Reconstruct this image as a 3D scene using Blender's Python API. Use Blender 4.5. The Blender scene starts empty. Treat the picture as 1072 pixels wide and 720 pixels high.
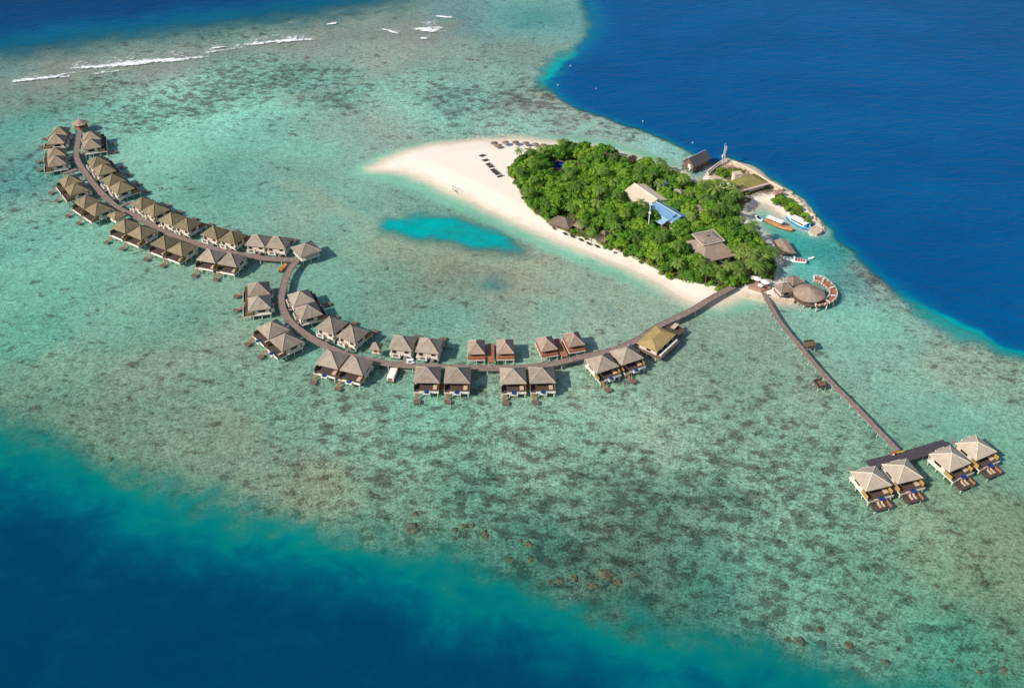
import bpy, math, random
import numpy as np
from mathutils import Vector, Matrix, noise as mnoise
R = math.radians
SC = bpy.context.scene
COL = SC.collection

# ------------------------------------------------------------------ camera, sky, sun, exposure
CAM_H, PITCH, FPX = 240.0, R(38.7), 1000.0          # drone height, tilt below horizontal, focal length in photo pixels
PW, PH = 1072.0, 720.0
cam = bpy.data.cameras.new('camera'); camo = bpy.data.objects.new('camera', cam); COL.objects.link(camo)
camo.location = (0, 0, CAM_H); camo.rotation_euler = (R(90) - PITCH, 0, 0)
cam.sensor_fit = 'HORIZONTAL'; cam.sensor_width = 36; cam.lens = 36 * FPX / PW
cam.clip_start = 1; cam.clip_end = 20000
SC.camera = camo
SUN_EL, SUN_AZ = R(37), R(30)                        # light travels towards +x, turned SUN_AZ towards +y
w = bpy.data.worlds.new('World'); SC.world = w; w.use_nodes = True
nt = w.node_tree; bg = nt.nodes['Background']
sky = nt.nodes.new('ShaderNodeTexSky'); sky.sky_type = 'NISHITA'; sky.sun_disc = False
sky.sun_elevation = SUN_EL
sx, sy = -math.cos(SUN_AZ), -math.sin(SUN_AZ)        # direction towards the sun on the ground
sky.sun_rotation = math.atan2(sx, sy)
nt.links.new(sky.outputs[0], bg.inputs[0]); bg.inputs[1].default_value = 0.11
sl = bpy.data.lights.new('sun', 'SUN'); sl.energy = 4.2; sl.angle = R(0.5); sl.color = (1.0, 0.93, 0.82)
so = bpy.data.objects.new('sun', sl); COL.objects.link(so); so.location = (-200, 0, 300)
d = Vector((-sx * math.cos(SUN_EL), -sy * math.cos(SUN_EL), -math.sin(SUN_EL)))
so.rotation_euler = d.to_track_quat('-Z', 'Y').to_euler()
SC.view_settings.view_transform = 'Standard'; SC.view_settings.look = 'None'
SC.view_settings.gamma = 1; SC.view_settings.use_curve_mapping = False
SC.view_settings.exposure = 0.25
SC.cycles.transparent_max_bounces = 16

# ------------------------------------------------------------------ survey: photo pixel -> place on a level plane
cp, sp = math.cos(PITCH), math.sin(PITCH)
def at(x, y, z=0.0):
    u = (x - PW / 2) / FPX; v = (y - PH / 2) / FPX
    dy = cp - v * sp; dz = -sp - v * cp
    t = (CAM_H - z) / -dz
    return Vector((u * t, dy * t, z))
def atl(pts, z=0.0): return [tuple(at(x, y, z)[:2]) for x, y in pts]
def srgb(r, g, b):
    f = lambda c: (c / 255 / 12.92) if c / 255 <= 0.04045 else ((c / 255 + 0.055) / 1.055) ** 2.4
    return (f(r), f(g), f(b))

# ------------------------------------------------------------------ materials
def new_mat(name):
    m = bpy.data.materials.new(name); m.use_nodes = True
    return m, m.node_tree.nodes, m.node_tree.links
def simple(name, col, rough=0.8, var=0.12, scale=1.5, stretch=(1, 1, 1), bump=0.0, spec=0.25, col2=None, objvar=0.0):
    m, N, L = new_mat(name)
    b = N['Principled BSDF']; b.inputs['Roughness'].default_value = rough
    b.inputs['Specular IOR Level'].default_value = spec
    tc = N.new('ShaderNodeTexCoord'); mp = N.new('ShaderNodeMapping'); mp.inputs['Scale'].default_value = stretch
    L.new(tc.outputs['Object'], mp.inputs[0])
    nz = N.new('ShaderNodeTexNoise'); nz.inputs['Scale'].default_value = scale; nz.inputs['Detail'].default_value = 4
    L.new(mp.outputs[0], nz.inputs['Vector'])
    mx = N.new('ShaderNodeMix'); mx.data_type = 'RGBA'
    c2 = col2 or tuple(c * (1 - 2.2 * var) for c in col)
    c1 = tuple(min(1, c * (1 + var)) for c in col)
    mx.inputs['A'].default_value = (*c2, 1); mx.inputs['B'].default_value = (*c1, 1)
    mr = N.new('ShaderNodeMapRange'); mr.inputs[1].default_value = 0.3; mr.inputs[2].default_value = 0.7
    L.new(nz.outputs[0], mr.inputs[0]); L.new(mr.outputs[0], mx.inputs['Factor'])
    out = mx.outputs['Result']
    if objvar:
        oi = N.new('ShaderNodeObjectInfo'); hv = N.new('ShaderNodeHueSaturation')
        r1 = N.new('ShaderNodeMapRange'); r1.inputs[3].default_value = 1 - objvar; r1.inputs[4].default_value = 1 + objvar
        L.new(oi.outputs['Random'], r1.inputs[0]); L.new(r1.outputs[0], hv.inputs['Value']); L.new(out, hv.inputs['Color'])
        out = hv.outputs[0]
    L.new(out, b.inputs['Base Color'])
    if bump:
        bp = N.new('ShaderNodeBump'); bp.inputs['Strength'].default_value = bump; bp.inputs['Distance'].default_value = 0.1
        L.new(nz.outputs[0], bp.inputs['Height']); L.new(bp.outputs[0], b.inputs['Normal'])
    return m
def roof_mat(name, col, dark, scale=1.0):
    m, N, L = new_mat(name)
    b = N['Principled BSDF']; b.inputs['Roughness'].default_value = 0.9; b.inputs['Specular IOR Level'].default_value = 0.15
    tc = N.new('ShaderNodeTexCoord')
    nz = N.new('ShaderNodeTexNoise'); nz.noise_dimensions = '4D'; nz.inputs['Scale'].default_value = 0.5; nz.inputs['Detail'].default_value = 6; nz.inputs['Roughness'].default_value = 0.72
    oj = N.new('ShaderNodeObjectInfo'); om = N.new('ShaderNodeMath'); om.operation = 'MULTIPLY'; om.inputs[1].default_value = 60; L.new(oj.outputs['Random'], om.inputs[0]); L.new(om.outputs[0], nz.inputs['W'])
    n2 = N.new('ShaderNodeTexNoise'); n2.inputs['Scale'].default_value = 3.2; n2.inputs['Detail'].default_value = 3
    mp = N.new('ShaderNodeMapping'); mp.inputs['Scale'].default_value = (1, 1, 2.5)
    L.new(tc.outputs['Object'], nz.inputs['Vector']); L.new(tc.outputs['Object'], mp.inputs[0]); L.new(mp.outputs[0], n2.inputs['Vector'])
    sp_ = N.new('ShaderNodeSeparateXYZ'); L.new(tc.outputs['Object'], sp_.inputs[0])
    wv = N.new('ShaderNodeMath'); wv.operation = 'MULTIPLY'; wv.inputs[1].default_value = 2.6 * scale; L.new(sp_.outputs['Z'], wv.inputs[0])
    fr = N.new('ShaderNodeMath'); fr.operation = 'FRACT'; L.new(wv.outputs[0], fr.inputs[0])
    a1 = N.new('ShaderNodeMath'); a1.operation = 'MULTIPLY_ADD'; a1.inputs[1].default_value = 0.22; L.new(fr.outputs[0], a1.inputs[0])
    a2 = N.new('ShaderNodeMath'); a2.operation = 'MULTIPLY_ADD'; a2.inputs[1].default_value = 0.5; L.new(n2.outputs[0], a2.inputs[0]); L.new(nz.outputs[0], a2.inputs[2])
    L.new(a2.outputs[0], a1.inputs[2])
    mr = N.new('ShaderNodeMapRange'); mr.inputs[1].default_value = 0.62; mr.inputs[2].default_value = 1.06; L.new(a1.outputs[0], mr.inputs[0])
    mx = N.new('ShaderNodeMix'); mx.data_type = 'RGBA'; mx.inputs['A'].default_value = (*dark, 1); mx.inputs['B'].default_value = (*col, 1)
    L.new(mr.outputs[0], mx.inputs['Factor'])
    oi = N.new('ShaderNodeObjectInfo'); hv = N.new('ShaderNodeHueSaturation')
    r1 = N.new('ShaderNodeMapRange'); r1.inputs[3].default_value = 0.82; r1.inputs[4].default_value = 1.16
    L.new(oi.outputs['Random'], r1.inputs[0]); L.new(r1.outputs[0], hv.inputs['Value']); L.new(mx.outputs['Result'], hv.inputs['Color'])
    L.new(hv.outputs[0], b.inputs['Base Color'])
    bp = N.new('ShaderNodeBump'); bp.inputs['Strength'].default_value = 0.5; bp.inputs['Distance'].default_value = 0.15
    L.new(a1.outputs[0], bp.inputs['Height']); L.new(bp.outputs[0], b.inputs['Normal'])
    return m
def leaf_mat(name, c1, c2, c3):
    m, N, L = new_mat(name)
    b = N['Principled BSDF']; b.inputs['Roughness'].default_value = 0.6; b.inputs['Specular IOR Level'].default_value = 0.25
    at_ = N.new('ShaderNodeAttribute'); at_.attribute_name = 'leaf'
    oi = N.new('ShaderNodeObjectInfo')
    ad = N.new('ShaderNodeMath'); ad.operation = 'MULTIPLY_ADD'; ad.inputs[1].default_value = 0.68
    L.new(oi.outputs['Random'], ad.inputs[0]); 
    mu = N.new('ShaderNodeMath'); mu.operation = 'MULTIPLY'; mu.inputs[1].default_value = 0.40; L.new(at_.outputs['Fac'], mu.inputs[0]); L.new(mu.outputs[0], ad.inputs[2])
    rp = N.new('ShaderNodeValToRGB'); e = rp.color_ramp.elements
    e[0].position = 0.05; e[0].color = (*c1, 1); e[1].position = 0.95; e[1].color = (*c3, 1)
    k = e.new(0.5); k.color = (*c2, 1)
    L.new(ad.outputs[0], rp.inputs[0]); L.new(rp.outputs[0], b.inputs['Base Color'])
    tr = N.new('ShaderNodeBsdfTranslucent'); L.new(rp.outputs[0], tr.inputs[0])
    ms = N.new('ShaderNodeMixShader'); ms.inputs[0].default_value = 0.3
    L.new(b.outputs[0], ms.inputs[1]); L.new(tr.outputs[0], ms.inputs[2])
    L.new(ms.outputs[0], N['Material Output'].inputs[0])
    return m

M = {}
M['white'] = simple('white_paint', (0.74, 0.68, 0.60), 0.7, 0.08)
M['cream'] = simple('cream_plaster', (0.66, 0.57, 0.47), 0.85, 0.1)
M['dark_wood'] = simple('dark_deck_timber', (0.10, 0.068, 0.055), 0.85, 0.2, 2.0, (1, 8, 1), 0.2)
M['mid_wood'] = simple('weathered_boardwalk_timber', (0.27, 0.195, 0.165), 0.9, 0.16, 0.9, (1, 1, 1), 0.2)
M['grey_wood'] = simple('dark_jetty_timber', (0.075, 0.062, 0.075), 0.9, 0.16, 0.9, (1, 1, 1), 0.2)
M['red_wood'] = simple('red_brown_timber', (0.38, 0.15, 0.085), 0.8, 0.15, 1.2, (1, 6, 1), 0.2)
M['ochre'] = simple('ochre_timber_screen', (0.42, 0.27, 0.09), 0.8, 0.15, 2.0, (6, 6, 1))
M['brown_screen'] = simple('brown_timber_screen', (0.26, 0.17, 0.075), 0.85, 0.2, 2.0, (6, 6, 1))
M['glass'] = simple('dark_glazing', (0.018, 0.02, 0.022), 0.12, 0.1, 1.0, spec=0.5)
M['pool_water'] = simple('blue_pool_water', (0.012, 0.055, 0.18), 0.1, 0.15, 1.5, spec=0.5)
M['pool_navy'] = simple('deep_blue_pool_water', (0.008, 0.03, 0.20), 0.08, 0.15, 1.0, spec=0.5)
M['stilt'] = simple('pale_concrete_post', (0.62, 0.56, 0.48), 0.85, 0.12)
M['roof_olive'] = roof_mat('olive_thatch_shingle', (0.285, 0.228, 0.135), (0.12, 0.096, 0.06))
M['roof_taupe'] = roof_mat('taupe_thatch_shingle', (0.385, 0.315, 0.25), (0.20, 0.16, 0.128))
M['roof_brownish'] = roof_mat('brown_grey_thatch_shingle', (0.34, 0.265, 0.185), (0.17, 0.13, 0.09))
M['roof_pale'] = roof_mat('pale_thatch_shingle', (0.53, 0.44, 0.34), (0.35, 0.295, 0.225))
M['roof_gold'] = roof_mat('golden_thatch_shingle', (0.42, 0.31, 0.13), (0.26, 0.19, 0.08))
M['roof_brown'] = roof_mat('brown_thatch', (0.28, 0.205, 0.16), (0.15, 0.108, 0.084))
M['roof_pink'] = roof_mat('weathered_pinkish_thatch', (0.40, 0.29, 0.22), (0.21, 0.15, 0.115))
M['roof_grey'] = roof_mat('dark_grey_tiles', (0.105, 0.095, 0.105), (0.055, 0.05, 0.058))
M['roof_moss'] = roof_mat('moss_green_thatch', (0.27, 0.235, 0.075), (0.16, 0.14, 0.05))
M['roof_beige'] = roof_mat('beige_sheet_roof', (0.64, 0.52, 0.39), (0.48, 0.39, 0.29))
M['roof_blue'] = simple('blue_corrugated_sheet', (0.16, 0.32, 0.49), 0.45, 0.14, 1.2, (0.3, 6, 1))
M['blue_pale'] = simple('pale_blue_sheet', (0.33, 0.48, 0.63), 0.45, 0.12, 1.2, (0.3, 6, 1))
M['wood_wall'] = simple('brown_board_wall', (0.19, 0.125, 0.09), 0.85, 0.2, 2, (1, 1, 6))
M['brick'] = simple('salmon_paving', (0.44, 0.26, 0.19), 0.9, 0.16, 1.5)
M['stone'] = simple('pale_sea_wall_stone', (0.60, 0.48, 0.35), 0.95, 0.2, 1.4, (1, 1, 1), 0.4)
M['orange'] = simple('orange_varnished_hull', (0.52, 0.22, 0.075), 0.4, 0.15, 1.0)
M['boat_white'] = simple('white_boat_paint', (0.82, 0.82, 0.80), 0.35, 0.04)
M['boat_blue'] = simple('bright_blue_boat_paint', (0.03, 0.28, 0.55), 0.35, 0.08)
M['navy'] = simple('navy_cushion', (0.02, 0.03, 0.22), 0.6, 0.1)
M['red'] = simple('red_paint', (0.55, 0.04, 0.03), 0.5, 0.1)
M['yellow'] = simple('yellow_paint', (0.62, 0.40, 0.03), 0.6, 0.1)
M['canvas'] = simple('white_canvas', (0.80, 0.77, 0.72), 0.9, 0.05)
M['pinkish'] = simple('pale_pink_cloth', (0.62, 0.44, 0.42), 0.9, 0.08)
M['blue_cloth'] = simple('blue_cloth', (0.06, 0.10, 0.42), 0.9, 0.08)
M['lounger'] = simple('dark_lounger_weave', (0.07, 0.055, 0.05), 0.9, 0.15)
M['cushion'] = simple('tan_cushion', (0.60, 0.44, 0.30), 0.9, 0.1)
M['bark'] = simple('palm_bark', (0.20, 0.15, 0.11), 0.95, 0.2, 2, (1, 1, 5), 0.3)
M['grey_bark'] = simple('bleached_bark', (0.36, 0.29, 0.24), 0.95, 0.2, 2, (1, 1, 5), 0.3)
M['coral'] = simple('brown_coral', (0.42, 0.16, 0.105), 0.95, 0.3, 1.2, (1, 1, 1), 0.5)
M['metal'] = simple('pale_grey_metal', (0.62, 0.64, 0.66), 0.5, 0.06)
M['leaf'] = leaf_mat('tropical_leaf', (0.045, 0.14, 0.018), (0.135, 0.31, 0.028), (0.29, 0.46, 0.04))
M['leaf_yellow'] = leaf_mat('yellow_green_leaf', (0.12, 0.18, 0.02), (0.22, 0.27, 0.03), (0.34, 0.35, 0.05))
M['frond'] = leaf_mat('palm_frond', (0.05, 0.115, 0.018), (0.14, 0.25, 0.04), (0.29, 0.38, 0.085))
M['dry_leaf'] = leaf_mat('dry_twig', (0.10, 0.08, 0.055), (0.19, 0.145, 0.11), (0.26, 0.20, 0.15))

# ------------------------------------------------------------------ mesh helpers
class MB:
    def __init__(s): s.v = []; s.f = []
    def box(s, x0, x1, y0, y1, z0, z1):
        n = len(s.v)
        s.v += [(x0, y0, z0), (x1, y0, z0), (x1, y1, z0), (x0, y1, z0), (x0, y0, z1), (x1, y0, z1), (x1, y1, z1), (x0, y1, z1)]
        s.f += [tuple(n + i for i in q) for q in ((0, 3, 2, 1), (4, 5, 6, 7), (0, 1, 5, 4), (1, 2, 6, 5), (2, 3, 7, 6), (3, 0, 4, 7))]
        return s
    def prism(s, poly, z0, z1):                       # counter-clockwise outline
        n = len(s.v); k = len(poly)
        a = sum(poly[i][0] * poly[(i + 1) % k][1] - poly[(i + 1) % k][0] * poly[i][1] for i in range(k))
        if a < 0: poly = poly[::-1]
        s.v += [(x, y, z0) for x, y in poly] + [(x, y, z1) for x, y in poly]
        s.f += [tuple(range(n + k - 1, n - 1, -1)), tuple(range(n + k, n + 2 * k))]
        s.f += [(n + i, n + (i + 1) % k, n + k + (i + 1) % k, n + k + i) for i in range(k)]
        return s
    def cone(s, x, y, z0, z1, r0, r1, k=8):
        n = len(s.v)
        for z, r in ((z0, r0), (z1, r1)):
            s.v += [(x + r * math.cos(2 * math.pi * i / k), y + r * math.sin(2 * math.pi * i / k), z) for i in range(k)]
        s.f += [(n + i, n + (i + 1) % k, n + k + (i + 1) % k, n + k + i) for i in range(k)]
        s.f += [tuple(range(n + k - 1, n - 1, -1)), tuple(range(n + k, n + 2 * k))]
        return s
    def tube(s, p, q, r0, r1=None, k=6):
        r1 = r0 if r1 is None else r1
        p, q = Vector(p), Vector(q); d_ = (q - p).normalized()
        a = d_.orthogonal().normalized(); b = d_.cross(a); n = len(s.v)
        for c, r in ((p, r0), (q, r1)):
            s.v += [tuple(c + (a * math.cos(2 * math.pi * i / k) + b * math.sin(2 * math.pi * i / k)) * r) for i in range(k)]
        s.f += [(n + i, n + (i + 1) % k, n + k + (i + 1) % k, n + k + i) for i in range(k)]
        s.f += [tuple(range(n + k - 1, n - 1, -1)), tuple(range(n + k, n + 2 * k))]
        return s
    def hip(s, cx, cy, hx, hy, z0, z1, rx=0.0, ry=0.0, t=0.28, jit=0.0):    # hip roof, optional ridge half-length
        n = len(s.v)
        e = [(-hx, -hy), (hx, -hy), (hx, hy), (-hx, hy)]
        r = [(-rx, -ry), (rx, -ry), (rx, ry), (-rx, ry)] if (rx or ry) else [(0, 0)] * 4
        s.v += [(cx + a, cy + b, z0) for a, b in e] + [(cx + a, cy + b, z0 + t) for a, b in e]
        if not (rx or ry):
            s.v += [(cx, cy, z1)]
            s.f += [(n + 3, n + 2, n + 1, n)] + [(n + i, n + (i + 1) % 4, n + 4 + (i + 1) % 4, n + 4 + i) for i in range(4)]
            s.f += [(n + 4 + i, n + 4 + (i + 1) % 4, n + 8) for i in range(4)]
        elif rx and ry:
            s.v += [(cx + a, cy + b, z1) for a, b in r]
            s.f += [(n + 3, n + 2, n + 1, n), (n + 8, n + 9, n + 10, n + 11)]
            s.f += [(n + i, n + (i + 1) % 4, n + 4 + (i + 1) % 4, n + 4 + i) for i in range(4)]
            s.f += [(n + 4 + i, n + 4 + (i + 1) % 4, n + 8 + (i + 1) % 4, n + 8 + i) for i in range(4)]
        else:
            s.v += [(cx - rx, cy - ry, z1), (cx + rx, cy + ry, z1)]; a, b = n + 8, n + 9
            s.f += [(n + 3, n + 2, n + 1, n)] + [(n + i, n + (i + 1) % 4, n + 4 + (i + 1) % 4, n + 4 + i) for i in range(4)]
            if rx: s.f += [(n + 4, n + 5, b, a), (n + 5, n + 6, b), (n + 6, n + 7, a, b), (n + 7, n + 4, a)]
            else: s.f += [(n + 4, n + 5, a), (n + 5, n + 6, b, a), (n + 6, n + 7, b), (n + 7, n + 4, a, b)]
        return s
    def gable(s, hx, hy, z0, z1, t=0.25):             # ridge along x, solid roof prism with eave thickness
        n = len(s.v)
        s.v += [(-hx, -hy, z0), (hx, -hy, z0), (hx, hy, z0), (-hx, hy, z0), (-hx, -hy, z0 + t), (hx, -hy, z0 + t), (hx, hy, z0 + t), (-hx, hy, z0 + t),
                (-hx, 0, z1), (hx, 0, z1)]
        s.f += [(n + i for i in q) for q in ()]
        for q in ((3, 2, 1, 0), (0, 1, 5, 4), (2, 3, 7, 6), (4, 5, 9, 8), (6, 7, 8, 9), (1, 2, 6, 9, 5), (3, 0, 4, 8, 7)):
            s.f.append(tuple(n + i for i in q))
        return s
    def build(s, name, mat, parent=None, smooth=False, xf=None):
        me = bpy.data.meshes.new(name)
        v = [tuple(xf @ Vector(p)) for p in s.v] if xf else s.v
        me.from_pydata(v, [], s.f); me.validate(); me.materials.append(mat)
        if smooth: me.polygons.foreach_set('use_smooth', [True] * len(me.polygons))
        o = bpy.data.objects.new(name, me); COL.objects.link(o)
        if parent: o.parent = parent
        return o
def tag(o, label, cat, group=None, kind=None):
    if label: o['label'] = label
    if cat: o['category'] = cat
    if group: o['group'] = group
    if kind: o['kind'] = kind
    return o
def thing(name, label, cat, loc=(0, 0, 0), rz=0.0, group=None):
    o = bpy.data.objects.new(name, None); o.empty_display_size = 0.5; COL.objects.link(o)
    o.location = loc; o.rotation_euler = (0, 0, rz)
    return tag(o, label, cat, group)
def copy_tree(o, parent=None):
    c = o.copy(); COL.objects.link(c)
    if parent: c.parent = parent
    for ch in [k for k in bpy.data.objects if k.parent == o] if False else CHILD(o): copy_tree(ch, c)
    return c
def CHILD(o): return list(o.children)

# ------------------------------------------------------------------ outlines of the place (surveyed on the photograph)
P_ISLAND = atl([(391, 176), (395, 173.6), (401, 171), (405, 168), (426, 160.5), (459, 152), (494, 148.5), (517, 147.5), (545, 147), (562, 148.5), (580, 150.5), (600, 153), (622, 155.5), (640, 159), (665, 168), (690, 175.5),
                (706, 179), (714, 183), (719, 189), (722, 194), (727, 194.5), (733, 190), (737.5, 185), (743, 179), (749, 174), (755, 170), (768, 169.5), (786, 178.5), (802, 188.5), (819, 198), (832, 205), (841, 214),
                (852, 226), (861, 237), (861, 243), (853, 245.5), (846, 243), (835, 234), (822, 226.5), (812, 218.5), (804, 212.5), (797, 212), (789, 213), (781, 219),
                (779, 226), (784, 233), (790, 240), (798, 246), (806, 253), (814, 261), (818, 268), (817, 278), (813, 288), (818, 296), (832, 302), (831, 314), (800, 310),
                (777, 306), (758, 313), (742, 317), (728, 317), (712, 309.5), (692, 296), (660, 279.5), (630, 268), (600, 256), (575, 246), (559, 239), (534, 228), (512, 218.5), (490, 206),
                (468, 197), (452, 189), (432, 181), (415, 177.5)])
P_PALE = atl([(368, 179), (378, 169), (420, 155.5), (459, 147.5), (517, 143.5), (600, 143), (640, 147), (700, 166), (735, 185), (790, 225), (800, 250), (815, 310), (770, 322), (742, 327),
              (715, 319), (680, 302), (640, 287), (600, 270), (556, 252), (525, 240), (490, 224), (455, 207), (430, 197), (395, 187)])
P_CANOPY = [(532, 176), (536, 183), (545, 195), (552, 210), (560, 220), (575, 228), (600, 240), (625, 249), (650, 258), (680, 273), (700, 284), (730, 293), (765, 297), (792, 290), (812, 285), (815, 272),
            (803, 256), (790, 243), (775, 230), (774, 220), (786, 205), (768, 200), (745, 195), (722, 190), (706, 182), (690, 170.5), (665, 164), (640, 155.5), (615, 150.5), (592, 149), (578, 154), (562, 157), (545, 161)]
P_D1 = atl([(-900, -60), (-900, 190), (-300, 118), (0, 74), (100, 60), (200, 48), (330, 31), (430, 14), (480, -6), (520, -40), (560, -90), (-900, -90)])
P_D2 = atl([(590, -90), (594, -20), (598, 0), (603, 20), (608, 36), (596, 48), (572, 62), (561, 76), (561, 84), (572, 97), (600, 112.5), (650, 130), (700, 148), (724, 162), (738, 172), (744, 174), (757, 165), (790, 175), (830, 199),
            (866, 240), (900, 274), (934, 306), (985, 339), (1040, 364), (1072, 376), (1300, 470), (1900, 700), (3000, 600), (2500, -90)])
P_D3 = atl([(-900, 200), (-300, 340), (0, 432), (60, 447), (115, 473), (160, 491), (215, 503), (260, 520), (330, 533), (430, 556), (500, 586), (560, 608), (640, 629), (720, 648), (800, 662), (900, 684), (1000, 706), (1072, 722),
            (1400, 800), (1400, 1000), (-900, 1000)])
P_POOL = atl([(398, 236), (408, 229), (440, 224.5), (470, 228), (500, 236), (530, 248), (549, 261), (522, 262), (470, 253), (430, 248), (402, 242)])
P_LIP1 = atl([(559, 82), (566, 71), (578, 61), (592, 51), (603, 50), (597, 64), (586, 79), (574, 93), (564, 92)])
P_LIP2 = atl([(942, 304), (968, 317), (1004, 338), (1044, 356), (1078, 370), (1078, 382), (1040, 370), (985, 350), (955, 331)])
P_HARB = atl([(783, 232), (800, 228), (830, 238), (858, 248), (895, 285), (910, 305), (880, 322), (845, 285), (835, 275), (815, 255), (795, 242)])

def sdf(px, py, poly):                                # signed distance, positive inside
    p = np.asarray(poly); a = p; b = np.roll(p, -1, 0)
    dmin = np.full(px.shape, 1e18); ins = np.zeros(px.shape, bool)
    for (x0, y0), (x1, y1) in zip(a, b):
        ex, ey = x1 - x0, y1 - y0
        t = np.clip(((px - x0) * ex + (py - y0) * ey) / (ex * ex + ey * ey + 1e-12), 0, 1)
        dmin = np.minimum(dmin, (px - x0 - t * ex) ** 2 + (py - y0 - t * ey) ** 2)
        c = ((y0 > py) != (y1 > py)) & (px < (x1 - x0) * (py - y0) / (y1 - y0 + 1e-12) + x0)
        ins ^= c
    dd = np.sqrt(dmin)
    return np.where(ins, dd, -dd)
def sstep(a, b, x):
    t = np.clip((x - a) / (b - a), 0, 1); return t * t * (3 - 2 * t)

# ------------------------------------------------------------------ ground and water grid
def axis(lo, hi, step, far, g=1.35):
    inner = list(np.arange(lo, hi + 0.01, step)); out = []; s = step; x = hi
    while x < far[1]: s *= g; x += s; out.append(x)
    s = step; x = lo; pre = []
    while x > far[0]: s *= g; x -= s; pre.append(x)
    return np.array(pre[::-1] + inner + out)
GX = axis(-390, 390, 1.6, (-7000, 7000)); GY = axis(125, 700, 1.6, (-3000, 12000))
XX, YY = np.meshgrid(GX, GY); FX, FY = XX.ravel(), YY.ravel()
rng = np.random.default_rng(7)
def vnoise(x, y, sc, seed):                           # smooth value noise
    r = np.random.default_rng(seed); T = r.random((256, 256))
    u, v = x / sc, y / sc; i, j = np.floor(u).astype(int), np.floor(v).astype(int); fu, fv = u - i, v - j
    fu = fu * fu * (3 - 2 * fu); fv = fv * fv * (3 - 2 * fv)
    g = lambda a, b: T[a % 256, b % 256]
    return (g(i, j) * (1 - fu) + g(i + 1, j) * fu) * (1 - fv) + (g(i, j + 1) * (1 - fu) + g(i + 1, j + 1) * fu) * fv
jx = (vnoise(FX, FY, 9, 1) - .5) * 5 + (vnoise(FX, FY, 3.5, 2) - .5) * 2
jy = (vnoise(FX, FY, 9, 3) - .5) * 5 + (vnoise(FX, FY, 3.5, 4) - .5) * 2
s_isl = sdf(FX + jx * .25, FY + jy * .25, P_ISLAND)
s_pale = sdf(FX + jx * .5, FY + jy * .5, P_PALE)
s_d1 = sdf(FX + jx * 2.5, FY + jy * 2.5, P_D1); s_d2 = sdf(FX + jx * 0.8, FY + jy * 0.8, P_D2)
j3x = jx * 1.2 + (vnoise(FX, FY, 20, 5) - .5) * 6; j3y = jy * 1.2 + (vnoise(FX, FY, 20, 6) - .5) * 6
s_d3 = sdf(FX + j3x, FY + j3y, P_D3)
lipsoft = np.exp(-((FX - at(600, 10)[0]) ** 2 + (FY - at(600, 10)[1]) ** 2) / 70 ** 2)
lip2s = np.exp(-((FX - at(588, 68)[0]) ** 2 + (FY - at(588, 68)[1]) ** 2) / 34 ** 2); lip3s = np.exp(-((FX - at(985, 335)[0]) ** 2 + (FY - at(985, 335)[1]) ** 2) / 45 ** 2)
deep1 = np.clip((s_d1 + 4) / 92, 0, 1); deep2 = np.clip((s_d2 + 1.0) / (9 + 30 * lipsoft + 20 * lip2s + 5 * lip3s), 0, 1); deep3 = np.clip((s_d3 + 6) / (42 + 10 * vnoise(FX, FY, 60, 15)), 0, 1)
deep = np.maximum(np.maximum(deep1, deep2), deep3)
zone = np.where(deep2 >= np.maximum(deep1, deep3), 1.0, np.where(deep1 > deep3, 0.5, 0.0))
pool = sstep(-4.5, 4.5, sdf(FX + jx * .9, FY + jy * .9, P_POOL)) * (.80 + .34 * vnoise(FX, FY, 7, 21))
pool = np.maximum(pool, 0.7 * sstep(-5, 7, sdf(FX + jx * 1.5, FY + jy * 1.5, P_LIP1)))
pool = np.maximum(pool, 0.62 * sstep(-4, 5, sdf(FX + jx * 1.4, FY + jy * 1.4, P_LIP2)))
pool = np.maximum(pool, 0.14 * sstep(-5, 9, sdf(FX + jx, FY + jy, P_HARB)))
for bx, by, br, ba in ((518, 297, 6, .4), (736, 183, 6, .5), (432, 235, 0.1, 0), (640, 326, 5, .15), (560, 18, 22, .25), (548, 26, 9, .3)):
    c = at(bx, by); pool = np.maximum(pool, ba * np.exp(-(((FX - c[0] + jx) ** 2 + (FY - c[1] + jy) ** 2) / br ** 2)))
hz = np.where(s_isl > 0, np.minimum(s_isl * 0.11, 1.35) + 0.12 * (vnoise(FX, FY, 12, 9) - .5) * np.clip(s_isl / 6, 0, 1), np.where(s_isl > -7, s_isl * 0.045, np.maximum(-.315 + (s_isl + 7) * .06, -0.6)))
hz = hz - np.where(s_isl < 0, sstep(-12, 0, s_isl * 0 - 0) * 0, 0)
z = hz - 2.0 * sstep(0.0, 0.9, deep) * (s_isl < -1) 
z = z + np.where(s_isl < -6, (vnoise(FX, FY, 6, 11) - .5) * 0.2, 0)

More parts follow.
